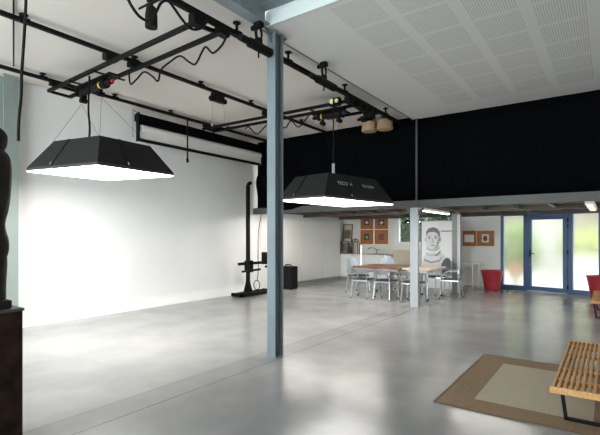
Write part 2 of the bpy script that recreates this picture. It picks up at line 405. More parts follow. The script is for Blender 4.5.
c3 = column('steel_column', 'mid-grey steel column behind the table beside the tall portrait print', -3.46, -3.26, 11.9, 12.06, 2.138, M['col_grey'], 0.02)
MB(c3.location).box(-3.32, -3.24, 11.885, 11.9, 0, 2.1).build('edge_reflection', M['steel_pale'], c3)  # pale strip paints in the bright reflection along the column's right edge
pl = thing('steel_post', 'thin grey post dividing the black curtains above the mezzanine edge', 'post', (-3.43, 9.187, 2.302))
MB(pl.location).tube([(-3.43, 9.187, 2.302), (-3.43, 9.187, ZP - 0.014)], 0.022, 10).build('pipe', M['mezz_steel'], pl)
ya, yb_ = atx(3.6, 200, -7.945).y, atx(18.4, 200, -7.945).y; ym_ = (ya + yb_) / 2
cl = thing('steel_column', 'pale green-grey steel column against the white wall at far left', 'column', (-8.03, ym_, 0))
mb = MB(cl.location); mb.box(-7.96, -7.945, ya, yb_, 0.0, ZC - 0.002); mb.box(-8.148, -8.13, ya, yb_, 0.0, ZC - 0.002); mb.box(-8.13, -7.96, ym_ - 0.007, ym_ + 0.007, 0.0, ZC - 0.002)
mb.build('shaft', M['steel_green'], cl)
mb = MB(cl.location); bolts(mb, (-7.945, ym_, 3.85), (0, 0.08, 0), (0, 0, 0.3), (1, 0, 0), 1, 2, 0.014); mb.build('bolt_group', M['steel_grey'], cl)

# ------------------------------------------------------------------ mezzanine
mz = thing('mezzanine', 'grey steel mezzanine floor spanning the far end under the black curtains', 'mezzanine', (-2, YM, 2.13))
off = mz.location
mb = MB(off); mb.box(XL + 0.002, XR - 0.002, YM - 0.03, YM + 0.0, 2.135, 2.30); mb.box(XL + 0.002, XR - 0.002, YM, YM + 0.06, 2.135, 2.147); mb.box(XL + 0.002, XR - 0.002, YM, YM + 0.06, 2.288, 2.30)
mb.build('front_beam', M['mezz_steel'], mz)
mb = MB(off); mb.hexa([(XL + 0.002, YM + 0.085, 2.29), (XR - 0.002, YM + 0.085, 2.29), (XR - 0.002, 12.1, 2.29), (-3.98, 14.07, 2.29), (-3.98, YF - 0.005, 2.29), (XL + 0.002, YF - 0.005, 2.29)],
                     [(XL + 0.002, YM + 0.085, 2.32), (XR - 0.002, YM + 0.085, 2.32), (XR - 0.002, 12.1, 2.32), (-3.98, 14.07, 2.32), (-3.98, YF - 0.005, 2.32), (XL + 0.002, YF - 0.005, 2.32)])
mb.build('deck', M['chipboard'], mz)
for k in range(-8, 9):
    x = -1.78 + 0.75 * k
    if x < XL + 0.05 or x > XR - 0.1: continue
    y1 = 14.14 if x < -3.95 else (13.8 - (x + 2.55) * 0.2203 - 0.05)
    mb = MB(off); hbeam(mb, (x, YM + 0.062, 2.237), (x, y1, 2.237), 0.06, 0.104, 0.008); mb.build('joist', M['mezz_steel'], mz)
for (y0, x0, x1) in ((11.65, XL + 0.01, XR - 0.01), (13.95, XL + 0.01, -4.05)):
    mb = MB(off); mb.bar((x0, y0, 2.20), (x1, y0, 2.20), 0.10, 0.13); mb.build('cross_beam', M['brown_frame'] if y0 < 12 else M['mezz_steel'], mz)
a = D0 + DU * -1.3 - DN * 0.09; bb_ = D0 + DU * 7.6 - DN * 0.09
mb = MB(off); mb.bar((a.x, a.y, 2.19), (bb_.x, bb_.y, 2.19), 0.12, 0.13); mb.build('rear_beam', M['mezz_steel'], mz)

# curtains above the mezzanine edge
def curtain(name, label, x0, x1, y, z0, z1, lam=0.16, amp=0.009, sag=None):
    n = int((x1 - x0) / 0.03); mb = MB((x0, y, z0)); rows = 8; g = []
    for j in range(rows + 1):
        t = j / rows; row = []
        for i in range(n + 1):
            x = x0 + (x1 - x0) * i / n
            yy = y + amp * (0.35 + 0.65 * (1 - t)) * math.sin(2 * PI * x / lam + 1.3 * math.sin(x * 3.1) + 0.5 * t) + 0.5 * amp * math.sin(x * 9.7)
            zz = z0 + (z1 - z0) * t
            if sag: zz -= (1 - t) * sag(x)
            row.append((x, yy, zz))
        g.append(row)
    V = [[mb.v(p) for p in row] for row in g]
    for j in range(rows):
        for i in range(n): mb.f([V[j][i], V[j][i + 1], V[j + 1][i + 1], V[j + 1][i]])
    o = mb.build(name, M['black_cloth'], smooth=True)
    so = o.modifiers.new('thick', 'SOLIDIFY'); so.thickness = 0.006
    o.location = (x0, y, z0); return tag(o, label, 'curtain')
curtain('black_curtain', 'black curtain left of the thin post, behind the second softbox', XL + 0.12, -3.40, YM + 0.035, 2.304, ZC - 0.001)
curtain('black_curtain', 'wide black curtain right of the thin post, under the perforated ceiling', -3.46, XR - 0.02, YM + 0.06, 2.304, ZP - 0.0005)
# bundle of black cloth hanging over the left end of the mezzanine edge
mb = MB((-7.45, YM - 0.12, 2.2))
P0, n = [], 40
prof = [(-8.0, 3.55), (-7.98, 2.75), (-7.9, 2.42), (-7.7, 2.30), (-7.3, 2.20), (-6.8, 2.22), (-6.45, 2.30)]
def hem(x):
    for (xa, za), (xb, zb) in zip(prof[1:], prof[2:]):
        if xa <= x <= xb: return za + (zb - za) * (x - xa) / (xb - xa)
    return 2.3
grid = []
for i in range(n + 1):
    x = -7.98 + 1.5 * i / n; zb = hem(x); col = []
    for j in range(9):
        t = j / 8; col.append(mb.v((x, YM - 0.05 - 0.05 * math.sin(PI * min(1, t * 1.1)) - 0.02 * math.sin(x * 30), zb + (3.2 - zb) * (1 - t))))
    grid.append(col)
for i in range(n):
    for j in range(8): mb.f([grid[i][j], grid[i + 1][j], grid[i + 1][j + 1], grid[i][j + 1]])
o = mb.build('gathered_drape', M['black_cloth'], smooth=True); so = o.modifiers.new('thick', 'SOLIDIFY'); so.thickness = 0.01
o.location = (-7.45, YM - 0.12, 2.2); tag(o, 'black drape gathered over the left end of the mezzanine edge by white wall', 'drape')

# ------------------------------------------------------------------ ceiling rails
ZR = 4.06
def rail_pts(pix, z): return [atz(px, py, z) for px, py in pix]
def rail(name, label, p, q, w=0.05, h=0.05, n=()):
    p, q = Vector(p), Vector(q); t = thing(name, label, 'ceiling rail', (p + q) / 2); off = t.location
    MB(off).bar(p, q, w, h).build('track', M['black_metal'], t)
    for k in n:
        c = p.lerp(q, k); mb = MB(off); mb.tube([c + Vector((0, 0, h / 2)), (c.x, c.y, ZC - 0.012)], 0.018, 8); mb.tube([(c.x, c.y, ZC - 0.014), (c.x, c.y, ZC - 0.001)], 0.05, 10)
        mb.bar(c + Vector((0, -0.06, 0.01)), c + Vector((0, 0.06, 0.01)), w + 0.02, h)
        mb.build('hanger', M['black_metal'], t)
    return t
XA, XBB = -5.66, -7.45
rail('lighting_rail', 'black ceiling rail crossing mid ceiling, between the other two rails', (XA, -1.5, ZR), (XA, 9.05, ZR), n=(0.05, 0.36, 0.50, 0.62, 0.74, 0.9))
rail('lighting_rail', 'black ceiling rail nearest the white wall above the backdrop roller', (XBB, -1.5, ZR), (XBB, 8.95, ZR), n=(0.05, 0.33, 0.46, 0.58, 0.70, 0.86))
XC, ZRC = -3.74, 3.99
rail('lighting_rail', 'black ceiling rail nearest the steel beam, passing behind the tall column', (XC, -1.5, ZRC), (XC, 9.0, ZRC), w=0.06, h=0.06, n=(0.05, 0.30, 0.515, 0.615, 0.77, 0.93))
def beam_hook(label, y0, y1, yc, zb):
    t = thing('hanging_tube', label, 'tube', (XB, yc, ZRC - 0.2)); off = t.location; zt = 3.79
    mb = MB(off); mb.tube([(XB, y0, zt), (XB, y1, zt)], 0.058, 14); mb.build('tube', M['black_rubber'], t)
    mb = MB(off); mb.tube([(XB, y0 - 0.002, zt), (XB, y0 - 0.16, zt)], 0.04, 12); mb.build('tube_neck', M['black_rubber'], t)
    mb = MB(off); mb.box(XB - 0.05, XB + 0.05, yc - 0.04, yc + 0.04, zb - 0.06, zb - 0.001); mb.box(XB - 0.11, XB - 0.05, yc - 0.02, yc + 0.02, zb - 0.07, zb - 0.02)
    mb.box(XB - 0.035, XB + 0.035, yc - 0.035, yc + 0.035, zt + 0.03, zt + 0.10)
    mb.tube(smooth_path([(XB, yc - 0.03, zt + 0.08), (XB, yc - 0.05, zt + 0.17), (XB, yc - 0.02, zb - 0.05)]), 0.018, 7); mb.tube(smooth_path([(XB, yc + 0.03, zt + 0.08), (XB, yc + 0.06, zt + 0.17), (XB, yc + 0.03, zb - 0.05)]), 0.014, 7)
    mb.tube([(XB, yc, zt - 0.13), (XB, yc, zt + 0.05)], 0.01, 6); mb.build('beam_clamp', M['black_metal'], t)
beam_hook('thick black tube clamped under the steel beam, its end before the tall column', 3.82, 4.19, 3.98, ZP)
beam_hook('thick black tube clamped under the ceiling edge beyond the tall column', 5.28, 5.75, 5.45, ZP)

# ------------------------------------------------------------------ gantries across the rails
def gantry(label, A, B, rung_at, extra=()):
    """two bars A=(left,right) and B=(left,right)"""
    c = (A[0] + B[1]) / 2; g = thing('rail_gantry', label, 'gantry', c); off = g.location
    for P in (A, B): MB(off).bar(P[0], P[1], 0.045, 0.05).build('bar', M['black_metal'], g)
    for t in rung_at:
        p, q = A[0].lerp(A[1], t), B[0].lerp(B[1], t); MB(off).bar(p, q, 0.04, 0.04).build('rung', M['black_metal'], g)
    for P in (A, B):
        for X in (XA, XBB):
            t = (X - P[0].x) / (P[1].x - P[0].x); c = P[0].lerp(P[1], t)
            mb = MB(off); mb.box(X - 0.05, X + 0.05, c.y - 0.09, c.y + 0.09, c.z + 0.02, ZR - 0.026); mb.build('trolley', M['black_metal'], g)
        mb = MB(off); c = P[1]; mb.box(XC - 0.05, XC + 0.05, c.y - 0.08, c.y + 0.08, min(c.z, ZRC - 0.06) - 0.05, ZRC - 0.031); mb.build('trolley', M['black_metal'], g)
    return g
zl = 3.97
g1A = (atz(48.5, 91, zl), atx(197, 20, XC) + Vector((0, 0, -.02))); g1B = (atz(70, 97, zl), atx(222, 30, XC) + Vector((0, 0, -.02)))
g1 = gantry('near black lighting gantry of two bars carrying the left softbox', g1A, g1B, (0.0, 0.10, 0.985))
g2A = (atz(203, 129, zl), atx(349, 99.6, XC) + Vector((0, 0, -.02))); g2B = (atz(213, 131.5, zl), atx(358, 103.6, XC) + Vector((0, 0, -.02)))
g2 = gantry('far black lighting gantry behind the tall column carrying the right softbox', g2A, g2B, (0.02, 0.5, 0.985))
off = g2.location
la, lb_ = atz(327, 118.5, 3.93), atz(364, 112, 3.93)
mb = MB(off); mb.bar(la, lb_, 0.04, 0.05)
for t in (0.02, 0.34, 0.66, 0.98):
    p = la.lerp(lb_, t); q_ = g2B[0].lerp(g2B[1], 0.74 + 0.24 * t); mb.bar(p, q_, 0.035, 0.035)
mb.build('side_ladder', M['black_metal'], g2)

# hoists on the gantries
def hoist(label, c, d, k=1.0):
    c, d = Vector(c), Vector(d).normalized(); h = thing('hoist_motor', label, 'hoist', c)
    def L(a, z=0, s=0): n_ = d.cross(Vector((0, 0, 1))); return d * (a * k) + n_ * s + Vector((0, 0, z))
    MB().tube([L(-0.34), L(0.16)], 0.055, 14).build('motor_body', M['black_rubber'], h)
    MB().tube([L(0.16), L(0.20), L(0.21), L(0.30)], 0.06, 14, radii=[0.07, 0.07, 0.04, 0.04]).build('gear_head', M['black_metal'], h)
    MB().tube([L(0.10), L(0.12)], 0.058, 14).build('label_band', M['yellow'], h)
    MB().tube([L(0.30), L(0.335)], 0.022, 10).build('end_knob', M['red'], h)
    MB().tube([L(-0.37), L(-0.34)], 0.035, 10).build('end_cap', M['blue'], h)
    mb = MB(); mb.bar(L(-0.36, 0.085), L(0.36, 0.085), 0.17, 0.02)
    for a in (-0.22, 0.24): mb.bar(L(a, 0.104, -0.26), L(a, 0.104, 0.26), 0.05, 0.012)
    for s in (-0.07, 0.07): mb.bar(L(-0.3, 0.075, s), L(-0.3, -0.07, s), 0.02, 0.03)
    for s in (-0.26, 0.1): mb.tube([L(s, -0.13, -0.05), L(s, -0.13, 0.05)], 0.04, 12); mb.bar(L(s, -0.05), L(s, -0.16), 0.03, 0.05)
    mb.build('mount_plate', M['black_metal'], h)
    return h
d1 = (g1A[1] - g1A[0])
def mid(A, B, x): 
    p = A[0].lerp(A[1], (x - A[0].x) / (A[1].x - A[0].x)); q = B[0].lerp(B[1], (x - B[0].x) / (B[1].x - B[0].x)); return (p + q) / 2
HX1, HX2 = -6.45, -4.3
m1, m2 = mid(g1A, g1B, HX1), mid(g2A, g2B, HX2)
h1 = Vector((m1.x, m1.y, m1.z - 0.15)); h2 = Vector((m2.x, m2.y, m2.z - 0.15))
hoist('black hoist motor with yellow band on the near gantry, above the left softbox', h1, d1, 1.6)
hoist('black hoist motor on the far gantry, above the right softbox', h2, (-1, 0.0, 0))

# festoon cables
def cable(name, label, pts, r=0.013, cat='cable'):
    sp = smooth_path(pts, 7); c = Vector(sp[0]); mb = MB(c); mb.tube(sp, r, 7); o = mb.build(name, M['black_rubber'], smooth=True); o.location = c
    return tag(o, label, cat)
def onbar(P, px, py, off=0.04):
    """point of the vertical plane holding bar P seen at this pixel"""
    d = P[1] - P[0]; n_ = Vector((d.y, -d.x, 0)).normalized(); r = ray(px, py); e = Vector((0, 0, EYE)); b0 = P[0] + n_ * (-off if n_.y > 0 else off)
    return r * ((b0 - e).dot(n_) / r.dot(n_)) + e
cable('hanging_cable', 'wavy black cable looping below the near gantry', [onbar(g1B, x, y) for x, y in
      ((129, 72), (130.5, 84), (137, 79), (144, 72), (152, 76), (158, 81), (161, 70), (170, 62), (180, 56), (189, 62), (195.5, 64), (202, 52), (206, 47), (213, 53), (222, 45), (227, 35))], 0.013)
cable('hanging_cable', 'black cable drooping around the small spotlight at the top edge', [atx(x, y, -3.56) for x, y in
      ((126, -6), (131, 5), (139, 16), (148, 20.5), (155, 14), (161, 3), (168, 1), (174, 8), (181, 18), (190, 28), (199, 29), (207, 22))], 0.014)
cable('hanging_cable', 'wavy black cable looping below the far gantry, seen both sides of the column', [onbar(g2B, x, y) for x, y in
      ((245, 129), (249, 127), (257, 134), (266, 126), (277, 122), (285, 128), (291, 121), (298, 127), (304, 122), (309, 115))], 0.013)
# drop cables at far left
def drop(label, a, z_a, b, r):
    return cable('hanging_cable', label, [a, (a * 0.66 + b * 0.34) + Vector((0.004, 0, 0)), (a * 0.33 + b * 0.67), b], r)
e = Vector((0, 0, EYE))
rr_ = ray(26, 0); a = rr_ * 4.2; a = Vector((a.x, a.y, ZC)); pts = [Vector((a.x, a.y, ZC))] + [ray(x, y) * 4.2 + e for x, y in ((26, 0), (24, 40), (21.8, 72), (21.2, 95), (18.8, 122), (18.4, 141))]
cable('hanging_cable', 'longer black cable hanging from the ceiling beside the pale green column', pts, 0.014)
b_ = ray(13.7, 68) * 6.0 + e
p1 = ray(13.4, -3) * 4.2; p1 = Vector((p1.x, p1.y, ZC)); b2 = Vector((XBB, 2.62, ZR + 0.036))
b2 = atz(13.7, 66, ZR + 0.036)
cable('hanging_cable', 'thinner black cable stretched from the ceiling above the pale green column', [p1, p1.lerp(b2, 0.4), p1.lerp(b2, 0.7), b2], 0.010)

# small spotlight on the rail
sp = thing('spotlight', 'small black can spotlight hanging from the rail at the top edge', 'spotlight', (XC, 2.74, ZRC))
off = sp.location
MB(off).lathe([(0.045, 3.64), (0.062, 3.64), (0.062, 3.76), (0.05, 3.84), (0.03, 3.86)], (XC - 0.08, 2.74, 0), 16).build('can', M['black_rubber'], sp)
mb = MB(off); mb.box(XC - 0.11, XC + 0.055, 2.705, 2.775, ZRC - 0.09, ZRC - 0.031); mb.tube([(XC - 0.08, 2.74, 3.84), (XC - 0.08, 2.74, ZRC - 0.04)], 0.018, 8)
mb.tube([(XC - 0.26, 2.72, 3.88), (XC + 0.10, 2.72, 3.88)], 0.012, 8); mb.build('clamp', M['black_metal'], sp)
# small clamps / pulleys on the rails
def pulley(label, c, wires=True):
    c = Vector(c); t = thing('rail_pulley', label, 'pulley', c)
    mb = MB(); mb.box(-0.05, 0.05, -0.14, 0.10, -0.09, 0.05); mb.tube([(-0.03, -0.16, -0.06), (0.03, -0.16, -0.06)], 0.05, 12); mb.tube([(-0.03, 0.14, -0.05), (0.03, 0.14, -0.05)], 0.045, 12)
    mb.build('block', M['black_metal'], t)
    if wires:
        for y, l in ((-0.16, 0.42), (0.13, 0.36)): MB().tube([(0, y, -0.06), (0, y + 0.01, -0.06 - l)], 0.004, 5).build('cord', M['steel_grey'], t)
        MB().lathe([(0.005, -0.05), (0.018, -0.03), (0.012, 0.02)], (0, -0.15, -0.5), 8).build('weight', M['steel_grey'], t)
    return t
pulley('black pulley block with thin cords on the middle ceiling rail', (XA, 5.45, ZR - 0.077))
ck = atx(368, 108, XC); ck.z = ZRC - 0.031; cl2 = thing('rail_clamp', 'cluster of black clamps at the right end of the far gantry', 'clamp', ck)
mb = MB()
for (dx, dy, dz, w_) in ((0.0, -0.14, -0.06, 0.06), (-0.02, 0.10, -0.09, 0.09), (0.06, 0.0, -0.14, 0.06), (-0.1, 0.02, -0.2, 0.05), (0.05, 0.2, -0.05, 0.05)):
    mb.box(dx - w_, dx + w_, dy - w_, dy + w_, dz - w_, dz + w_)
mb.tube([(-0.2, -0.04, -0.22), (0.14, -0.05, -0.12)], 0.03, 8); mb.build('clamp_body', M['black_metal'], cl2, bevel=0.01)
wp = onbar(g2A, 338.5, 103); wlp = thing('work_light', 'small black work light with pale yellow lens on the far gantry', 'light', wp)
MB().box(-0.12, 0.08, -0.13, -0.03, -0.07, 0.07).build('housing', M['black_metal'], wlp, bevel=0.01)
mb = MB(); mb.tube([(-0.05, -0.155, 0), (-0.05, -0.131, 0)], 0.045, 12); mb.build('lens', M['glass_lens'], wlp)
mb = MB(); mb.tube([(0.04, -0.155, 0), (0.04, -0.131, 0)], 0.035, 12); mb.build('lens', M['glass_lens'], wlp)

# ------------------------------------------------------------------ softboxes
def softbox(label, cx, cy, Z, a, b, rot, h, k, gx, gy, hang, logos, lit):
    s = thing('hanging_softbox', label, 'softbox', (cx, cy, Z), rot); 
    def P(u, v, kk, dz):
        x, y = u * a * kk, v * b * kk; return Vector((x, y, dz + gx * x + gy * y))
    cor = [(-1, -1), (1, -1), (1, 1), (-1, 1)]; lip = 0.05
    mb = MB()
    rings = [[P(u, v, 1.0, lip) for u, v in cor], [P(u, v, k, h) for u, v in cor]]
    V = [[mb.v(p) for p in r_] for r_ in rings]
    for i in range(4): mb.f([V[0][i], V[0][(i + 1) % 4], V[1][(i + 1) % 4], V[1][i]])
    mb.f(V[1]); o = mb.build('shell', M['softbox_cloth'], s); so = o.modifiers.new('thick', 'SOLIDIFY'); so.thickness = 0.02; so.offset = -1
    mb = MB()
    for i in range(4):
        j = (i + 1) % 4; q = [P(*cor[i], 1.0, 0.010), P(*cor[j], 1.0, 0.010), P(*cor[j], 1.0, lip), P(*cor[i], 1.0, lip)]
        mb.hexa(q, [Vector((p.x * 0.985, p.y * 0.985, p.z)) for p in q])
    o = mb.build('rim', M['softbox_edge'], s)
    mb = MB(); mb.hexa([P(u, v, 0.992, -0.004) for u, v in cor], [P(u, v, 0.992, 0.009) for u, v in cor]); mb.build('diffuser', lit, s)
    MB().hexa([P(u, v, 0.93, 0.028) for u, v in cor], [P(u, v, k * 0.95, h - 0.03) for u, v in cor]).build('reflector', M['white_paint'], s)
    # seams / flap straps on the sloping sides and corner strips
    for i in range(4):
        j = (i + 1) % 4
        for t in (0.36,) if i in (0, 2) else (0.36,):
            c0, c1 = P(*cor[i], 1.0, lip).lerp(P(*cor[j], 1.0, lip), t if i != 3 else 1 - t), P(*cor[i], k, h).lerp(P(*cor[j], k, h), t if i != 3 else 1 - t)
            n_ = (P(*cor[j], 1.0, lip) - P(*cor[i], 1.0, lip)).cross(c1 - c0).normalized()
            if n_.dot(Vector((c0.x, c0.y, 0))) < 0: n_ = -n_
            MB().bar(c0 + n_ * 0.004, c1 + n_ * 0.004, 0.03, 0.010, n_).build('strap', M['black_rubber'], s)
            MB().bar(c0 + n_ * 0.012 + (c1 - c0) * 0.02, c0 + n_ * 0.012 + (c1 - c0) * 0.12, 0.022, 0.012, n_).build('buckle', M['chrome'], s)
    # logos printed on the right-hand (+x) side
    for t, up_, size in logos:
        c0, c1 = P(1, -1, 1.0, lip).lerp(P(1, 1, 1.0, lip), t), P(1, -1, k, h).lerp(P(1, 1, k, h), t)
        cu = bpy.data.curves.new('logo', 'FONT'); cu.body = 'TECOPA'; cu.size = size; cu.extrude = 0.001; cu.align_x = 'CENTER'
        to = bpy.data.objects.new('logo_tmp', cu); COL.objects.link(to); bpy.context.view_layer.update()
        me = bpy.data.meshes.new_from_object(to.evaluated_get(bpy.context.evaluated_depsgraph_get())); bpy.data.objects.remove(to); bpy.data.curves.remove(cu)
        ux = (P(1, 1, 1, lip) - P(1, -1, 1, lip)).normalized(); uy = (c1 - c0); uy = (uy - ux * uy.dot(ux)).normalized(); un = ux.cross(uy)
        if un.x < 0: un = -un
        org = c0.lerp(c1, up_) + un * 0.004
        me.transform(Matrix(((ux.x, uy.x, un.x, org.x), (ux.y, uy.y, un.y, org.y), (ux.z, uy.z, un.z, org.z), (0, 0, 0, 1))))
        me.materials.clear(); me.materials.append(M['logo'])
        o = bpy.data.objects.new('logo', me); COL.objects.link(o); o.parent = s; o['label'] = 'pale printed maker name'
    # hanging wires
    R = Matrix.Rotation(-rot, 3, 'Z')
    for (u, v, wx, wy, wz) in hang:
        q = R @ (Vector((wx, wy, wz)) - Vector((cx, cy, Z))); MB().tube([P(u, v, k, h), q], 0.0022, 5).build('wire', M['black_metal'], s)
    return s
s1 = softbox('lit black softbox hanging on the left in front of white wall', -6.034, 3.512, 2.421, .721, .676, .158, .443, .656, -.016, .027,
        [(u, v, h1.x + (-0.42 if u < 0 else 0.16), h1.y, h1.z - 0.185) for u, v in ((-1, -1), (1, -1), (1, 1), (-1, 1))], (), M['diffuser'])
q = [Vector((-6.32, 3.46, 3.90)), Vector((-6.24, 3.40, 3.40)), Vector((-6.02, 3.3, 3.05)), Vector((-5.95, 3.25, 2.862))]
cable('power_cable', 'black power cable dropping onto the top of the left softbox', q, 0.014)
s2 = softbox('lit black softbox hanging behind the tall column, maker name on its side', -3.904, 6.553, 2.098, .622, .79, -.295, .428, .696, -.027, -.022,
        [(u, v, h2.x + (-0.10 if u < 0 else 0.26), h2.y, h2.z - 0.185) for u, v in ((-1, -1), (1, -1), (1, 1), (-1, 1))], ((0.30, 0.52, 0.085), (0.70, 0.52, 0.075)), M['diffuser_dim'])
pl_ = thing('softbox_hanger', 'thin pale rod dropping from the far gantry to the right softbox', 'hanger', (-3.93, 6.52, 2.53))
mb = MB(pl_.location); mb.tube([(-3.93, 6.52, 2.53), (-3.93, 6.52, 3.9)], 0.012, 8); mb.build('rod', M['black_metal'], pl_)
MB(pl_.location).tube([(-3.93, 6.52, 2.55), (-3.93, 6.52, 2.78)], 0.026, 8).build('sleeve', M['steel_pale'], pl_)

# ------------------------------------------------------------------ backdrop roller on the left wall
XRo = -7.72
br = thing('backdrop_roller', 'long black backdrop roller with a pale screen edge high on white wall', 'backdrop roller', (XRo, 7.1, 3.42)); off = br.location
y0, y1 = 5.22, 8.95
mb = MB(off); mb.box(XRo - 0.12, XRo + 0.03, y0, y1, 3.84, 3.98); mb.box(XL + 0.002, XRo - 0.12, y0 + 0.3, y0 + 0.36, 3.88, 3.94); mb.box(XL + 0.002, XRo - 0.12, y1 - 0.4, y1 - 0.34, 3.88, 3.94)
mb.build('housing', M['black_metal'], br)
for z, x in ((3.82, XRo + 0.03), (3.90, XRo + 0.06)): MB(off).tube([(x, y0 + 0.05, z), (x, y1 - 0.05, z)], 0.06, 14).build('black_roll', M['black_cloth'], br)
MB(off).tube([(XRo + 0.02, y0 + 0.06, 3.69), (XRo + 0.02, y1 - 0.02, 3.69)], 0.075, 18).build('white_roll', M['screen'], br, smooth=False)
MB(off).box(XRo + 0.075, XRo + 0.081, y0 + 0.08, y1 - 0.04, 3.45, 3.69).build('screen_sheet', M['screen'], br)
MB(off).tube([(XRo + 0.078, y0, 3.44), (XRo + 0.078, y1 - 0.1, 3.44)], 0.035, 12).build('bottom_bar', M['black_metal'], br)
for y in (y0 - 0.02, y1 - 0.02): MB(off).box(XRo - 0.03, XRo + 0.06, y, y + 0.03, 3.42, 4.0).build('end_bracket', M['black_metal'], br)
MB(off).tube([(XRo + 0.12, 5.03, 3.45), (XRo + 0.12, 5.03, 4.0)], 0.012, 6).tube([(XRo + 0.12, 5.03, 4.0), (XRo + 0.02, 5.2, 3.98)], 0.012, 6).build('crank_chain', M['steel_grey'], br)
hr = thing('hanging_rod', 'thin black rod with knob hanging from the rail before the backdrop roller', 'rod', (XBB, 6.25, 3.2))
q0 = atx(187.5, 160, XBB)
mb = MB(hr.location); mb.tube([(XBB, q0.y, q0.z), (XBB, q0.y, ZR - 0.036)], 0.016, 8); mb.build('rod', M['black_metal'], hr)
MB(hr.location).lathe([(0.012, -0.06), (0.03, -0.04), (0.03, 0.02), (0.016, 0.05)], (XBB, q0.y, q0.z), 10).build('knob', M['black_metal'], hr)

# ------------------------------------------------------------------ camera stand by the wall
cs = thing('studio_stand', 'tall black studio camera stand on a long base against white wall', 'camera stand', (-7.55, 8.45, 0)); off = cs.location; yc = atx(248, 280, -7.55).y
mb = MB(off); mb.box(-7.72, -7.64, 7.86, 9.12, 0.015, 0.09); mb.box(-7.46, -7.38, 7.86, 9.12, 0.015, 0.09); mb.box(-7.72, -7.38, 7.86, 7.94, 0.015, 0.10); mb.box(-7.72, -7.38, 9.04, 9.12, 0.015, 0.10); mb.box(-7.64, -7.46, yc - 0.2, yc + 0.2, 0.03, 0.10)
mb.build('base', M['black_metal'], cs, bevel=0.006)
for x in (-7.68, -7.42):
    for y in (7.92, 9.06): MB(off).tube([(x - 0.02, y, 0.026), (x + 0.02, y, 0.026)], 0.026, 10).build('caster', M['black_rubber'], cs)
mb = MB(off); mb.box(-7.59, -7.51, yc - 0.04, yc + 0.04, 0.10, 2.82); mb.build('column_post', M['black_metal'], cs, bevel=0.006)
mb = MB(off); mb.tube(smooth_path([(-7.55, yc, 2.80), (-7.55, yc + 0.02, 2.86), (-7.545, yc + 0.06, 2.885), (-7.54, yc + 0.10, 2.885)]), 0.045, 8); mb.build('top_hook', M['black_metal'], cs)
mb = MB(off); mb.bar((-7.55, yc - 0.13, 0.10), (-7.55, yc - 0.04, 0.36), 0.05, 0.03); mb.bar((-7.55, yc + 0.13, 0.10), (-7.55, yc + 0.04, 0.36), 0.05, 0.03); mb.build('foot_brace', M['black_metal'], cs)
mb = MB(off); mb.bar((-7.46, 7.86, 0.83), (-7.46, 8.86, 0.83), 0.06, 0.07); mb.box(-7.61, -7.43, yc - 0.07, yc + 0.07, 0.60, 0.90); mb.build('camera_arm', M['black_metal'], cs)
mb = MB(off); mb.bar((-7.42, 7.95, 0.64), (-7.42, 8.62, 0.66), 0.05, 0.05); mb.build('lower_arm', M['black_metal'], cs)
mb = MB(off); mb.box(-7.53, -7.40, 8.80, 8.92, 0.78, 1.10); mb.tube([(-7.46, 8.86, 1.02), (-7.40, 9.08, 0.97)], 0.04, 8); mb.box(-7.5, -7.4, 8.9, 9.0, 0.68, 0.74); mb.build('clamp_head', M['black_metal'], cs, bevel=0.008)
cd = thing('pull_cord', 'thin cord with a loop handle hanging beside the studio stand', 'cord', (-7.8, 9.1, 2.13)); off = cd.location
mb = MB(off); pa = Vector((-7.78, 9.10, 2.13)); mb.tube(smooth_path([pa, aty(258.5, 232, 9.1), aty(258, 255, 9.1), aty(258.3, 268, 9.1), aty(257.3, 281, 9.1)]), 0.010, 6); mb.build('rope', M['black_rubber'], cd)
mb = MB(off); mb.tube([aty(261, 226, 9.1), aty(260.2, 248, 9.1)], 0.006, 5); mb.tube([aty(261, 226, 9.1), pa], 0.005, 5); mb.build('yellow_strand', M['yellow'], cd)
pc = aty(256.8, 285, 9.1); mb = MB(off); ringp = [pc + Vector((0.11 * math.cos(t), 0, 0.13 * math.sin(t))) for t in [2 * PI * i / 14 for i in range(15)]]
mb.tube(ringp, 0.012, 6); mb.build('loop_handle', M['black_rubber'], cd)

# black case on the floor behind the column
bc = thing('black_case', 'black box-shaped case standing on the floor before the white cabinets', 'case', (-7.55, 10.0, 0)); off = bc.location
MB(off).box(-7.78, -7.33, 9.86, 10.18, 0.02, 0.66).build('body', M['black_rubber'], bc, bevel=0.012)
mb = MB(off); mb.tube(smooth_path([(-7.66, 10.02, 0.66), (-7.64, 10.02, 0.70), (-7.47, 10.02, 0.70), (-7.45, 10.02, 0.66)]), 0.014, 8); mb.build('handle', M['black_metal'], bc)
for x in (-7.74, -7.37):
    for y in (9.9, 10.14): MB(off).tube([(x, y, 0), (x, y, 0.022)], 0.02, 8).build('foot', M['black_metal'], bc)

# ------------------------------------------------------------------ white cabinets along the left wall
def cabinet(label, y0, y1):
    c = thing('cabinet', label, 'cabinet', (-8.03, (y0 + y1) / 2, 0), group=None); off = c.location
    mb = MB(off); mb.box(XL + 0.003, -7.93, y0 + 0.002, y1 - 0.002, 0.10, 2.04); mb.build('carcass', M['white_gloss'], c)
    MB(off).box(XL + 0.01, -7.96, y0 + 0.002, y1 - 0.002, 0.0, 0.10).build('plinth', M['gap_dark'], c)
    for z0, z1 in ((0.105, 1.28), (1.292, 2.04)):
        d = MB(off).box(-7.928, -7.905, y0 + 0.004, y1 - 0.004, z0, z1).build('door', M['white_gloss'], c, bevel=0.004)
    return c
cabinet('white glossy cabinet nearest the tall column, beside the black case', 9.95, 11.16)
cabinet('white glossy cabinet in the middle of the row along the left wall', 11.16, 12.37)
cabinet('white glossy cabinet at the far end of the row, nearest the pictures', 12.37, 13.58)

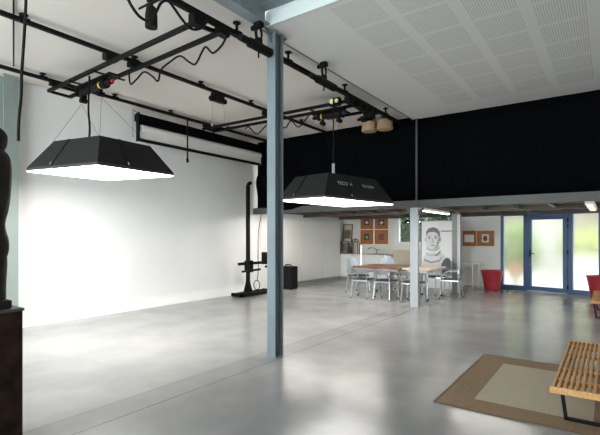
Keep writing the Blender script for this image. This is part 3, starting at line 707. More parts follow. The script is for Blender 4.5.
# ------------------------------------------------------------------ kitchen corner
kc = thing('kitchen_counter', 'white kitchen counter with sink along the cream far wall', 'counter', (-7.1, 13.9, 0)); off = kc.location
MB(off).box(-8.14, -6.12, 13.64, YF - 0.003, 0.08, 0.86).build('base_unit', M['white_paint'], kc)
MB(off).box(-8.14, -6.10, 13.60, YF - 0.003, 0.86, 0.90).build('worktop', M['white_gloss'], kc, bevel=0.004)
MB(off).box(-8.10, -6.16, 13.7, YF - 0.01, 0, 0.08).build('plinth', M['gap_dark'], kc)
for k in range(3): MB(off).box(-8.12 + 0.625 * k, -7.51 + 0.625 * k, 13.622, 13.64, 0.10, 0.85).build('door', M['white_paint'], kc, bevel=0.004)
MB(off).box(-6.85, -6.28, 13.66, 14.12, 0.901, 0.915).build('hob', M['pic_dark'], kc)
mb = MB(off); fx = -6.72
mb.tube([(fx, 14.08, 0.9), (fx, 14.08, 1.02)], 0.022, 10); mb.tube(smooth_path([(fx, 14.08, 1.0), (fx - 0.02, 14.00, 1.10), (fx - 0.12, 13.85, 1.12), (fx - 0.2, 13.78, 1.07)]), 0.014, 8); mb.bar((fx, 14.08, 1.03), (fx + 0.14, 14.02, 1.07), 0.02, 0.02)
mb.build('faucet', M['chrome'], kc)
kb = thing('beige_cupboard', 'low beige cupboard below the green window beside the counter', 'cupboard', (-5.3, 14.0, 0)); off = kb.location
MB(off).box(-6.00, -4.10, 13.85, YF - 0.003, 0.0, 1.06).build('body', M['beige'], kb, bevel=0.005)
for k in range(3): MB(off).box(-5.98 + 0.62 * k, -5.38 + 0.62 * k, 13.83, 13.849, 0.05, 1.02).build('door', M['beige'], kb, bevel=0.004)
# window over the cupboard
w1 = root_struct('window_1', ((NX0 + NX1) / 2, YF + 0.05, NZ0)); off = w1.location
mb = MB(off); f_ = 0.13
mb.box(NX0 - 0.06, NX0 + f_, YF - 0.03, YF + 0.1, NZ0 - 0.06, NZ1); mb.box(NX1 - f_, NX1 + 0.06, YF - 0.03, YF + 0.1, NZ0 - 0.06, NZ1)
mb.box(NX0, NX1, YF - 0.02, YF + 0.1, NZ0, NZ0 + 0.07); mb.box(NX0, NX1, YF - 0.02, YF + 0.1, NZ1 - 0.08, NZ1); mb.box(-5.03, -4.97, YF - 0.02, YF + 0.1, NZ0, NZ1)
mb.build('window_frame', M['white_paint'], w1)
MB(off).box(NX0 - 0.08, NX1 + 0.08, YF - 0.10, YF + 0.05, NZ0 - 0.06, NZ0).build('window_sill', M['white_paint'], w1)
MB(off).box(NX0 + f_, NX1 - f_, YF + 0.04, YF + 0.05, NZ0 + 0.07, NZ1 - 0.08).build('window_pane', M['clear'], w1)

# orange framed pictures
def framed(label, cx, cz, w, h, y=None, kind='dark', door=False, iw=0.42, ih=0.42, group=None):
    if door:
        p = D0 + DU * cx; t = thing('framed_picture', label, 'picture', (p.x, p.y, cz), DRZ, group)
    else: t = thing('framed_picture', label, 'picture', (cx, y, cz), 0, group)
    mb = MB(); b_ = 0.025
    MB().box(-w / 2, w / 2, -0.022, -0.002, -h / 2, h / 2).build('backing_board', M['wood_orange'], t)
    for x0, x1, z0, z1 in ((-w / 2, w / 2, h / 2 - b_, h / 2), (-w / 2, w / 2, -h / 2, -h / 2 + b_), (-w / 2, -w / 2 + b_, -h / 2, h / 2), (w / 2 - b_, w / 2, -h / 2, h / 2)):
        mb.box(x0, x1, -0.034, -0.002, z0, z1)
    mb.build('frame', M['wood_orange'], t)
    iw_, ih_ = w * iw, h * ih
    if kind == 'white':
        MB().box(-iw_ / 2, iw_ / 2, -0.026, -0.0215, -ih_ / 2, ih_ / 2).build('print', M['paper_white'], t)
    elif kind == 'rosette':
        MB().box(-iw_ / 2, iw_ / 2, -0.026, -0.0215, -ih_ / 2, ih_ / 2).build('print', M['pic_white'], t)
        mb = MB(); mb.poly([(0.3 * iw_ * math.cos(a), -0.0275, 0.34 * ih_ * math.sin(a)) for a in [2 * PI * i / 12 for i in range(12)]]); mb.build('motif', M['pic_plum'], t)
    else:
        MB().box(-iw_ / 2, iw_ / 2, -0.026, -0.0215, -ih_ / 2, ih_ / 2).build('print', {'dark': M['pic_dark'], 'green': M['pic_dark'], 'plum': M['pic_plum']}[kind], t)
        mb = MB(); rnd = random.Random(label)
        mb.poly([(0.34 * iw_ * math.cos(a) * rnd.uniform(0.7, 1.1) + 0.04 * iw_, -0.0275, 0.36 * ih_ * math.sin(a) * rnd.uniform(0.6, 1.1) - 0.05 * ih_) for a in [2 * PI * i / 10 for i in range(10)]])
        mb.build('motif', {'dark': M['pic_white'], 'green': M['pic_green'], 'plum': M['pic_plum']}[kind], t)
    return t
def span(x0, x1, y0_, y1_, Y):
    a, b_ = aty(x0, y0_, Y), aty(x1, y1_, Y); a2, b2_ = aty(x0, y1_, Y), aty(x1, y0_, Y)
    return (a.x + b_.x) / 2, (a.z + b_.z + a2.z + b2_.z) / 4, b_.x - a.x, (a.z - a2.z + b2_.z - b_.z) / 2
for (x0, x1, ya, yb, kd, lb) in ((361, 373, 216, 229, 'dark', 'orange-framed picture with a pale figure on dark, upper left of the four'),
                                (375.3, 388, 216, 229, 'dark', 'orange-framed picture with a black and white motif, upper right of the four'),
                                (361, 373, 230, 244, 'green', 'orange-framed picture with a green motif, lower left of the four'),
                                (375.3, 388, 230, 244, 'plum', 'orange-framed picture with a plum-coloured print, lower right of the four')):
    cx, cz, w_, h_ = span(x0, x1, ya, yb, YF); framed(lb, cx, cz, w_, h_, YF, kd, group='four orange framed pictures')
for (x0, x1, ya, yb, kd, lb, iw, ih) in ((463, 476.3, 230.8, 246, 'white', 'orange wooden frame with a white sheet, beside the grey column', 0.72, 0.50),
                                (477.3, 494.3, 230.8, 246, 'rosette', 'orange wooden frame with a small pale print, nearer the blue door', 0.42, 0.55)):
    u0, z0 = door_uz(x0, ya); u1, z1 = door_uz(x1, yb); u0b, z0b = door_uz(x0, yb); u1b, z1b = door_uz(x1, ya)
    framed(lb, (u0 + u1) / 2, (z0 + z1 + z0b + z1b) / 4, u1 - u0, (z0 - z0b + z1b - z1) / 2, kind=kd, door=True, iw=iw, ih=ih)

# things leaning on the counter
def lean_frame(label, x0, x1, z0, z1, yb, tilt, inner):
    t = thing('leaning_picture', label, 'picture', ((x0 + x1) / 2, yb, z0)); w_, h_ = (x1 - x0), (z1 - z0)
    mb = MB(); b_ = 0.03
    for xa, xb, za, zb in ((-w_ / 2, w_ / 2, 0, b_), (-w_ / 2, w_ / 2, h_ - b_, h_), (-w_ / 2, -w_ / 2 + b_, 0, h_), (w_ / 2 - b_, w_ / 2, 0, h_)): mb.box(xa, xb, 0, 0.03, za, zb)
    mb.build('frame', M['brown_frame'], t)
    MB().box(-w_ / 2 + b_, w_ / 2 - b_, 0.012, 0.026, b_, h_ - b_).build('mount', M['mount_beige'], t)
    for (xa, xb, za, zb, m_) in inner: MB().box(xa * w_, xb * w_, 0.006, 0.012, za * h_, zb * h_).build('print', m_, t)
    t.rotation_euler = (-tilt, 0, 0); return t
lean_frame('tall brown-framed picture leaning on the wall at the counter end', -8.10, -7.72, 0.907, 1.98, 14.04, 0.12, [(-0.36, 0.34, 0.50, 0.80, M['pic_grey'])])
lean_frame('small dark framed picture leaning in front of the taller one on the counter', -8.08, -7.76, 0.907, 1.36, 13.86, 0.15, [(-0.36, 0.36, 0.12, 0.86, M['pic_grey'])])
ar = thing('bentwood_arch', 'bent brown wooden arch standing on the counter beside the leaning pictures', 'chair back', (-7.5, 13.97, 0.9)); off = ar.location
mb = MB(off)
for s in (1.0, 0.62):
    arc = [(-7.66, 13.97, 0.905)] + [(-7.5 - 0.0 + (-0.16 * s) * math.cos(a) + (0.0), 13.97, 1.22 + 0.16 * s * math.sin(a) * 1.3) for a in [PI * i / 10 for i in range(11)]] + [(-7.34, 13.97, 0.905)]
    if s < 1: arc[0] = (-7.6, 13.97, 0.905); arc[-1] = (-7.4, 13.97, 0.905)
    mb.tube(arc, 0.018, 8)
mb.build('arch', M['brown_frame'], ar)
vb = thing('dark_bottle', 'dark slim bottle on top of the leaning picture by the wall', 'bottle', (-7.78, 13.82, 0.9)); off = vb.location
MB(off).lathe([(0.04, 0.901), (0.045, 0.95), (0.045, 1.12), (0.018, 1.18), (0.018, 1.26)], (-7.66, 13.82, 0), 12).build('glass_body', M['pic_dark'], vb)
vb['label'] = 'dark slim bottle standing on the counter before the leaning pictures'

# ------------------------------------------------------------------ tables and chairs
def table(label, x0, x1, y0, y1, m):
    t = thing('dining_table', label, 'table', ((x0 + x1) / 2, (y0 + y1) / 2, 0)); off = t.location
    MB(off).box(x0, x1, y0, y1, 0.71, 0.75).build('tabletop', m, t, bevel=0.006)
    mb = MB(off); mb.box(x0 + 0.08, x1 - 0.08, y0 + 0.08, y0 + 0.11, 0.65, 0.71); mb.box(x0 + 0.08, x1 - 0.08, y1 - 0.11, y1 - 0.08, 0.65, 0.71); mb.box(x0 + 0.08, x0 + 0.11, y0 + 0.08, y1 - 0.08, 0.65, 0.71); mb.box(x1 - 0.11, x1 - 0.08, y0 + 0.08, y1 - 0.08, 0.65, 0.71)
    mb.build('apron', M['alu'], t)
    for x in (x0 + 0.10, x1 - 0.10):
        for y in (y0 + 0.10, y1 - 0.10):
            lg = MB(off).tube([(x, y, 0.03), (x, y, 0.70)], 0.022, 10).build('leg', M['chrome'], t)
            MB(off).lathe([(0.03, 0.0), (0.034, 0.015), (0.024, 0.035)], (x, y, 0), 10).build('foot', M['black_rubber'], lg)
    return t
table('reddish wooden dining table at the left half of the dining row', -5.40, -4.10, 9.92, 11.2, M['table_wood'])
table('pale dining table at the right half of the row, before the portrait print', -4.095, -3.40, 9.98, 11.2, M['table_pale'])
def make_chair(label, back, top):
    """metal chair, front towards +y; back: 'band' (low curved rail), 'panel' (pale shell) or 'arch' (dark shell)"""
    t = thing('dining_chair', label, 'chair', group='metal chairs around the dining tables')
    MB().hexa([(-.20, -.19, .440), (.20, -.19, .440), (.215, .20, .445), (-.215, .20, .445)], [(-.20, -.19, .47), (.20, -.19, .47), (.215, .20, .475), (-.215, .20, .475)]).build('seat', M['dark_seat'], t, bevel=0.008)
    mb = MB()
    for p, q in (((-.205, -.20, .43), (.205, -.20, .43)), ((.205, -.20, .43), (.22, .21, .435)), ((.22, .21, .435), (-.22, .21, .435)), ((-.22, .21, .435), (-.205, -.20, .43))): mb.bar(p, q, 0.022, 0.03)
    mb.build('seat_frame', M['alu'], t)
    for s in (-1, 1):
        lg = MB().tube([(.205 * s, .195, .43), (.225 * s, .235, 0.012)], 0.014, 8).build('leg', M['alu'], t); MB().tube([(.225 * s, .235, 0), (.225 * s, .235, .02)], 0.02, 8).build('foot', M['black_rubber'], lg)
        lg = MB().tube([(.19 * s, -.185, .43), (.215 * s, -.25, 0.012)], 0.014, 8).build('leg', M['alu'], t); MB().tube([(.215 * s, -.25, 0), (.215 * s, -.25, .02)], 0.02, 8).build('foot', M['black_rubber'], lg)
    zm = {'band': top - .11, 'panel': .50, 'arch': .50}[back]
    for s in (-1, 1):
        mb = MB(); mb.tube(smooth_path([(.20 * s, .18, .44), (.235 * s, .16, .58), (.24 * s, .05, .655), (.235 * s, -.10, .66), (.20 * s, -.21, .66), (.195 * s, -.225, .60), (.19 * s, -.19, .44)]), 0.013, 8); mb.build('arm', M['alu'], t)
    # curved back
    mb = MB(); n = 12; V = []
    for i in range(n + 1):
        a = -1 + 2 * i / n; x = .22 * a; y = -.25 + .07 * a * a
        zt = top - (0.16 * a * a * a * a if back != 'band' else 0.01 * a * a) - (0.10 * a * a if back == 'arch' else 0)
        V.append([mb.v((x, y, zm)), mb.v((x, y - .03, zt)), mb.v((x, y - .048, zt)), mb.v((x, y - .018, zm))])
    for a_, b_ in zip(V, V[1:]):
        for k in range(4): mb.f([a_[k], a_[(k + 1) % 4], b_[(k + 1) % 4], b_[k]])
    mb.f(V[0]); mb.f(V[-1][::-1])
    mb.build('backrest', {'band': M['alu'], 'panel': M['pale_shell'], 'arch': M['grey_shell']}[back], t, smooth=False)
    return t
M['pale_shell'] = mat('pale_blue_shell', (0.47, 0.52, 0.57), 0.35, var=0.04, scale=5)
M['grey_shell'] = mat('dark_grey_shell', (0.10, 0.11, 0.12), 0.4, var=0.1, scale=5)
low = make_chair('metal chair with low curved back at the left of the near side', 'band', .72)
low.location = (-5.02, 9.74, 0); low.rotation_euler = (0, 0, 0.06)
for x, y, rz, lb in ((-4.40, 9.74, -0.05, 'metal chair with low curved back on the near side, just left of the pale column'),
                     (-3.70, 9.72, 0.0, 'metal chair with low curved back on the near side, just right of the pale column'),
                     (-4.62, 11.42, PI + 0.05, 'metal chair with low back on the far side, below the green window')):
    dup(low, (x, y, 0), rz, lb)
hi = make_chair('metal chair with pale blue shell back at the left head of the wooden table', 'panel', 0.94)
hi.location = (-5.62, 10.62, 0); hi.rotation_euler = (0, 0, -PI / 2 - 0.25)
dup(hi, (-5.30, 11.62, 0), PI, 'metal chair with pale shell back on the far side, before the kitchen counter')
dk = make_chair('metal chair with dark rounded back on the far side, before the portrait print', 'arch', 0.94)
dk.location = (-3.72, 11.55, 0); dk.rotation_euler = (0, 0, PI - 0.7)
dup(low, (-3.20, 10.95, 0), PI / 2 + 0.1, 'metal chair with low back at the right head, before the grey column')
p_ = atz(357.8, 265.2, 0.75); p_.x = max(p_.x, -5.36); p_.y = max(p_.y, 9.97)
tw = thing('white_tube', 'tall thin white tube standing on the left end of the wooden table', 'tube', p_)
MB().lathe([(0.028, 0.001), (0.030, 0.01), (0.020, 0.04), (0.018, 0.50), (0.014, 0.54)], (0, 0, 0), 12).build('tube_body', M['paper_white'], tw)

# ------------------------------------------------------------------ portrait print standing behind the table
px0 = aty(421.8, 222, 12.72).x; px1 = aty(454.4, 220.4, 12.72).x; pzt = aty(438, 221, 12.72).z
pp = thing('portrait_print', 'tall black and white portrait print of a man in a padded suit', 'print', ((px0 + px1) / 2, 12.72, 0))
W_ = px1 - px0
MB().box(-W_ / 2, W_ / 2, 0.0, 0.035, 0.0, pzt).build('panel', M['paper_white'], pp)
mb = MB()
for xa, xb, za, zb in ((-W_ / 2 - .02, -W_ / 2, 0, pzt + .02), (W_ / 2, W_ / 2 + .02, 0, pzt + .02), (-W_ / 2, W_ / 2, pzt, pzt + .02)): mb.box(xa, xb, -0.01, 0.04, za, zb)
mb.build('frame', M['steel_grey'], pp)
mb = MB(); layer = [0]
def blob(pts, tone):
    layer[0] += 1; mb.mi = tone; yy = -0.0012 * layer[0]
    out = []
    for px, py in pts:
        q_ = aty(px, py, 12.72); out.append((q_.x - pp.location.x, yy, q_.z))
    mb.poly(out)
def ell(cx, cy, rx, ry, tone, a0=0, a1=2 * PI, n=20): blob([(cx + rx * math.cos(a0 + (a1 - a0) * i / n), cy + ry * math.sin(a0 + (a1 - a0) * i / n)) for i in range(n)], tone)
# background wall line, suit, collar rings, face, hair, features
blob([(441, 230.6), (453.8, 230.2), (453.8, 231.6), (441, 232)], 2)
blob([(422.4, 262), (424, 256), (430, 252), (440, 252), (446, 257), (451, 262), (452, 270), (452, 276), (422.4, 276)], 0)
blob([(447, 257), (451.5, 261), (453.5, 268), (453.5, 276), (449, 276), (449, 266)], 2)
blob([(424, 258.5), (431, 261.4), (439, 260), (442, 256), (441.6, 259), (439, 262), (431, 263.4), (424.5, 261)], 2)
blob([(426, 266), (433, 267.6), (440, 266.4), (440, 267.2), (433, 268.6), (426, 267.2)], 1)
blob([(426, 252), (430, 254.6), (437, 254), (440.6, 250), (440.6, 252.4), (437.5, 256), (430, 256.4), (426, 254)], 1)
blob([(434, 255), (437, 254.2), (440.6, 250.2), (440.6, 252.4), (437.5, 256)], 3)
ell(433.2, 248.0, 6.8, 3.4, 1)
ell(432.8, 239.2, 7.0, 10.2, 1, n=24)
ell(432.2, 240.2, 6.2, 9.2, 0, n=24)
blob([(425.9, 236), (426.3, 231.5), (429, 228.3), (433, 227.2), (437, 228.2), (439.8, 231.5), (440.2, 237), (438.8, 236), (437.6, 233), (434, 231.8), (429.5, 232.2), (427.2, 234)], 3)
ell(425.7, 239.6, 0.7, 2.0, 1); ell(440.3, 239.4, 0.8, 2.1, 2)
blob([(428, 236.2), (430.8, 235.9), (430.8, 236.6), (428, 237)], 3); blob([(434.2, 235.9), (437.4, 236.1), (437.4, 236.9), (434.2, 236.6)], 3)
ell(429.6, 238.2, 1.1, 0.6, 4); ell(435.8, 238.1, 1.1, 0.6, 4)
blob([(432.2, 238), (433.2, 238), (434.2, 242.5), (433, 243.2), (431.6, 242.6)], 1)
blob([(430.2, 245.2), (433, 244.8), (435.8, 245.2), (433, 246.0)], 3)
blob([(438, 240), (439.8, 236), (439.2, 243), (436.4, 248), (434, 249), (436.8, 245)], 2)
mb.build('print', M['ink'], pp, fix=False)

# ------------------------------------------------------------------ right side: side table, pots, benches, rug
st = thing('side_table', 'small white side table against the wall under the orange frames', 'side table', (-3.25, 13.2, 0)); 
st.location = (-3.44, 13.42, 0); st.rotation_euler = (0, 0, DRZ)
MB().box(-0.27, 0.27, -0.22, 0.22, 0.70, 0.73).build('tabletop', M['white_paint'], st, bevel=0.004)
for x in (-0.24, 0.24):
    for y in (-0.19, 0.19): MB().tube([(x, y, 0), (x, y, 0.70)], 0.014, 8).build('leg', M['white_paint'], st)
def pot(label, x, y, s=1.0):
    t = thing('red_pot', label, 'pot', (x, y, 0))
    H_ = 0.555 * s
    MB().lathe([(0.19, 0.0), (0.20, 0.02), (0.215, 0.12), (0.245, 0.30), (0.285, H_ - 0.05), (0.305, H_ - 0.012), (0.312, H_), (0.29, H_), (0.265, H_ - 0.06), (0.22, 0.25), (0.19, 0.06)], (0, 0, 0), 32).build('pot_body', M['red_plastic'], t, smooth=True)
    return t
q1 = aty(492.0, 270, 13.18); pot('red tapered pot on the floor left of the blue glazed door', q1.x, 13.18)
zp = 10.55 / 1; r_ = ray(600.5, 276); q2 = r_ * ((0.555 - EYE) / r_.z) + Vector((0, 0, EYE)); pot('red tapered pot at the right edge behind the far slatted bench', q2.x, q2.y)

def bench(label, x0, y0, L_, W_=0.47, H_=0.36):
    t = thing('slatted_bench', label, 'bench', (x0 + W_ / 2, y0 + L_ / 2, 0))
    n_ = 13; sw, th = 0.0195, 0.045
    hx, hy = W_ / 2, L_ / 2
    for i in range(n_):
        x = -hx + sw / 2 + (W_ - sw) * i / (n_ - 1); MB().box(x - sw / 2, x + sw / 2, -hy + 0.02, hy - 0.02, H_ - th, H_).build('slat', M['bench_wood'], t, bevel=0.002)
    for y in (-hy + 0.011, hy - 0.011): MB().box(-hx - 0.012, hx + 0.012, y - 0.011, y + 0.011, H_ - th - 0.004, H_ - 0.001).build('end_rail', M['bench_wood'], t, bevel=0.003)
    for y in (-hy * 0.34, hy * 0.34, hy * 0.72, -hy * 0.72):
        MB().box(-hx + 0.004, hx - 0.004, y - 0.016, y + 0.016, H_ - th + 0.006, H_ - 0.003).build('cross_batten', M['bench_wood'], t)
    for y in (-hy + 0.36, hy - 0.36):
        mb = MB(); w_ = 0.026
        a_, b_, c_, d_ = Vector((-hx + 0.03, y, H_ - th - 0.002)), Vector((-hx + 0.07, y, 0.013)), Vector((hx - 0.07, y, 0.013)), Vector((hx - 0.03, y, H_ - th - 0.002))
        mb.bar(a_, b_, w_, w_, (0, 1, 0)); mb.bar(b_ + Vector((-0.012, 0, 0)), c_ + Vector((0.012, 0, 0)), w_, w_); mb.bar(c_, d_, w_, w_, (0, 1, 0)); mb.bar(a_ - Vector((0, 0, .006)), d_ - Vector((0, 0, .006)), w_, 0.012)
        mb.build('leg_frame', M['black_metal'], t)
    return t
RUGZ = 0.008
bn = bench('slatted wooden bench with black legs standing on the brown rug', -0.362, 3.79, 1.80); bn.location.z = RUGZ + 0.001
bench('slatted wooden bench far off at the right edge before the red pot', -0.275, 9.35, 1.80)
rg = thing('area_rug', 'brown bordered beige rug on the concrete floor under the near bench', 'rug', (-0.55, 4.9, 0)); off = rg.location
rx0, rx1, ry0, ry1, bw = -1.29, 0.16, 3.93, 5.87, 0.27
MB(off).box(rx0 + bw, rx1 - bw, ry0 + bw, ry1 - bw - 0.03, 0.001, RUGZ).build('field', M['rug_field'], rg)
mb = MB(off); mb.box(rx0, rx0 + bw, ry0, ry1, 0.001, RUGZ); mb.box(rx1 - bw, rx1, ry0, ry1, 0.001, RUGZ); mb.box(rx0 + bw, rx1 - bw, ry0, ry0 + bw, 0.001, RUGZ); mb.box(rx0 + bw, rx1 - bw, ry1 - bw - 0.03, ry1, 0.001, RUGZ)
mb.build('border', M['rug_border'], rg)
mb = MB(off); e_ = 0.018
mb.box(rx0 - e_, rx0, ry0 - e_, ry1 + e_, 0.0, RUGZ + 0.002); mb.box(rx1, rx1 + e_, ry0 - e_, ry1 + e_, 0.0, RUGZ + 0.002); mb.box(rx0, rx1, ry0 - e_, ry0, 0.0, RUGZ + 0.002); mb.box(rx0, rx1, ry1, ry1 + e_, 0.0, RUGZ + 0.002)
mb.build('edge_tape', M['rug_edge'], rg)

# ------------------------------------------------------------------ blue glazed door
dr = root_struct('door_1', D0, DRZ)
def U(px, py=252): return door_uz(px, py)[0]
ft = DZ - 0.02
u_l, u_a, u_b, u_c, u_d, u_e, u_f, u_g = DU0, U(503.5), U(524), U(527.3), U(568.5), U(573), U(599), DU1
mb = MB()
mb.box(u_l + .002, u_a, -0.05, 0.09, 0, DZ); mb.box(u_b, u_c, -0.05, 0.09, 0, DZ); mb.box(u_d, u_e, -0.05, 0.09, 0, DZ); mb.box(u_f, u_g - .002, -0.05, 0.09, 0, DZ)
mb.box(u_a, u_f, -0.05, 0.09, DZ - 0.055, DZ - .002); mb.box(u_a, u_b, -0.05, 0.09, 0, 0.12); mb.box(u_e, u_f, -0.05, 0.09, 0, 0.12)
mb.build('door_frame', M['blue_frame'], dr, bevel=0.004)
lf = MB(); k0, k1 = u_c + 0.004, u_d - 0.004; g0, g1 = U(532), U(563.5); zt = door_uz(548, 219.5)[1]; zb = door_uz(548, 287.2)[1]
lf.box(k0, g0, -0.065, 0.03, 0.015, DZ - .06); lf.box(g1, k1, -0.065, 0.03, 0.015, DZ - .06); lf.box(g0, g1, -0.065, 0.03, 0.015, zb); lf.box(g0, g1, -0.065, 0.03, zt, DZ - .06)
leaf = lf.build('door_leaf', M['blue_frame'], dr, bevel=0.004)
MB().box(g0, g1, -0.012, -0.004, zb, zt).build('glass_pane', M['frosted'], leaf)
hu, hz = door_uz(531, 253.5)
mb = MB(); mb.box(hu - .02, hu + .02, -0.075, -0.066, hz - 0.09, hz + 0.09); mb.tube([(hu, -0.07, hz), (hu, -0.125, hz)], 0.012, 8); mb.tube([(hu, -0.12, hz), (hu + 0.12, -0.12, hz)], 0.012, 8); mb.build('door_handle', M['black_metal'], leaf)
for z in (1.95, 1.78, 1.1, 0.18): MB().tube([(k1 + 0.005, -0.075, z - .05), (k1 + .005, -0.075, z + .05)], 0.016, 8).build('hinge', M['black_metal'], leaf)
MB().box(u_a, u_b, 0.015, 0.023, 0.12, DZ - 0.055).build('glass_pane', M['frosted'], dr)
MB().box(u_e, u_f, 0.015, 0.023, 0.12, DZ - 0.055).build('glass_pane', M['frosted'], dr)

# battens under the mezzanine
bt = thing('ceiling_light', 'white strip light under the mezzanine at the right edge', 'strip light', (-0.3, 10.9, 2.13)); off = bt.location
MB(off).box(-0.37, -0.23, 9.28, 11.55, 2.085, 2.16).build('housing', M['white_paint'], bt, bevel=0.006)
MB(off).box(-0.35, -0.25, 9.30, 11.53, 2.072, 2.085).build('cover', M['tube_dim'], bt)
bt = thing('ceiling_light', 'white strip light under the mezzanine between the pale and grey columns', 'strip light', (-3.5, 10.4, 2.13)); off = bt.location
MB(off).box(-3.50, -3.42, 9.30, 11.58, 2.10, 2.164).build('housing', M['white_paint'], bt, bevel=0.006)
MB(off).box(-3.49, -3.43, 9.32, 11.56, 2.088, 2.10).build('cover', M['tube_lit'], bt)

for x, lb in ((-7.55, 'slim added strip light hidden behind the mezzanine front beam, nearest the white wall'), (-5.85, 'slim added strip light hidden behind the mezzanine front beam, above the dining chairs'), (-2.75, 'slim added strip light hidden behind the mezzanine front beam, right of the pale column')):  # unseen strips added behind the beam to brighten the area under the mezzanine
    bt = thing('ceiling_light', lb, 'strip light', (x, 9.42, 2.16)); off = bt.location
    MB(off).box(x, x + 1.5, 9.385, 9.455, 2.166, 2.184).build('housing', M['white_paint'], bt)
    MB(off).box(x + 0.01, x + 1.49, 9.39, 9.45, 2.156, 2.166).build('cover', M['added_strip'], bt)
# round drum fittings on the ceiling before the curtain
for (x0, x1, yt, yb, lb, zlo) in ((362, 376.5, 124, 132, 'round beige drum fitting on the ceiling before the black curtain, left of two', 3.99), (377, 393, 121.5, 130, 'round tan drum fitting on the ceiling before the black curtain, right of two', 4.0)):
    Y_ = 8.86; a_, b_ = aty(x0, yb, Y_), aty(x1, yb, Y_); c_ = (a_.x + b_.x) / 2; w_ = (b_.x - a_.x) * 0.47; zlo = (a_.z + b_.z) / 2 + 0.01
    t = thing('ceiling_drum', lb, 'ceiling fitting', (c_, Y_, zlo))
    MB().lathe([(w_ * 0.96, 0.0), (w_, 0.012), (w_, 0.06)], (0, 0, 0), 28).build('lid', M['drum_wood'], t)
    MB().lathe([(w_ * 0.94, 0.06), (w_ * 0.94, 0.195), (w_ * 0.9, 0.205)], (0, 0, 0), 28).build('drum_body', M['drum_wood'], t)
    MB().lathe([(0.03, 0.20), (0.03, ZC - zlo - 0.012), (0.09, ZC - zlo - 0.010), (0.09, ZC - zlo - 0.001)], (0, 0, 0), 16).build('stem', M['black_metal'], t)

# ------------------------------------------------------------------ plinth and statue at the left edge
pz = 1.0; pcx, pcy = -3.365, 1.372
pn = thing('iron_plinth', 'rusty dark iron plinth at the left edge carrying a carved statue', 'plinth', (pcx - 0.24, pcy - 0.24, 0)); off = pn.location
MB(off).box(pcx - 0.47, pcx - 0.008, pcy - 0.47, pcy - 0.008, 0, pz - 0.02).build('body', M['rust'], pn, bevel=0.003)
MB(off).box(pcx - 0.48, pcx, pcy - 0.48, pcy, pz - 0.02, pz).build('top_plate', M['rust_top'], pn, bevel=0.002)
sxy = (pcx - 0.17, pcy - 0.19)
zc_ = -sxy[0] * ST + sxy[1] * CT; pxc = 300 + F * (sxy[0] * CT + sxy[1] * ST) / zc_
edge = [(304, 3.5), (300, 3.2), (297, 2.8), (279, 3.5), (263, 4.6), (259, 3.5), (256, 5.7), (244.5, 6.4), (237.6, 4), (230, 2.4), (224, 1.8), (219, 3.0), (214.6, 4.6), (205, 6.3), (190, 8.0), (175, 8.7), (165, 8.4), (156, 6.4), (153, 3.2), (151, 1.2), (149, 2.2), (146, 4.4), (140, 4.9), (135, 4.0), (131, 1.5), (128, -3), (126, -9)]
stt = thing('carved_statue', 'dark carved wooden figure standing on the rusty iron plinth', 'statue', (sxy[0], sxy[1], pz)); off = stt.location
prof = [(max(0.02, (x - pxc) * zc_ / F), EYE + (HY - y) / F * zc_) for y, x in edge]
z00 = prof[0][1]; prof = [(r0, z - z00 + pz + 0.05) for r0, z in prof]
# the body of the figure: stacked carved rings with lobes for legs, arms and face
rs = random.Random(3); jit = [[rs.uniform(-0.035, 0.035) for _ in range(28)] for _ in prof]
def wob(k, a):
    i = int(a / (2 * PI) * 28) % 28; return 1 + jit[k][i] + 0.05 * math.cos(2 * (a - TH)) * 1.0 - 0.05
mb = MB(off); mb.lathe(prof, (sxy[0], sxy[1], 0), 28, wob=wob); o = mb.build('figure', M['bronze'], stt, smooth=True)
ss = o.modifiers.new('sub', 'SUBSURF'); ss.levels = 1; ss.render_levels = 1
mb = MB(off); mb.box(sxy[0] - 0.13, sxy[0] + 0.13, sxy[1] - 0.13, sxy[1] + 0.13, pz + 0.001, pz + 0.06); mb.build('statue_base', M['bronze'], stt, bevel=0.01)
for s in (-1, 1):
    ax = Vector((CT, ST, 0)) * s; c_ = Vector((sxy[0], sxy[1], 0))
    zs = prof[16][1] - 0.02
    MB(off).tube(smooth_path([c_ + ax * 0.10 + Vector((0, 0, zs)), c_ + ax * 0.135 + Vector((0, 0, zs - 0.14)), c_ + ax * 0.11 + Vector((ST * -0.06, CT * -0.06, zs - 0.30)), c_ + Vector((ST * 0.09, -CT * 0.09, zs - 0.28))]), 0.03, 10).build('arm', M['bronze'], stt, smooth=True)

fz = prof[-6][1]; c_ = Vector((sxy[0], sxy[1], 0)); fr = Vector((ST, -CT, 0)); sd = Vector((CT, ST, 0))
MB(off).hexa([c_ + fr * 0.125 + sd * d + Vector((0, 0, fz - 0.05)) for d in (-.02, .02)] + [c_ + fr * 0.09 + sd * d + Vector((0, 0, fz - 0.05)) for d in (.02, -.02)],
             [c_ + fr * 0.115 + sd * d + Vector((0, 0, fz + 0.02)) for d in (-.008, .008)] + [c_ + fr * 0.09 + sd * d + Vector((0, 0, fz + 0.02)) for d in (.008, -.008)]).build('nose', M['bronze'], stt)
for s_ in (-1, 1):
    MB(off).tube([c_ + fr * 0.10 + sd * (0.02 * s_) + Vector((0, 0, fz + 0.025)), c_ + fr * 0.09 + sd * (0.07 * s_) + Vector((0, 0, fz + 0.02))], 0.014, 8).build('brow', M['bronze'], stt)
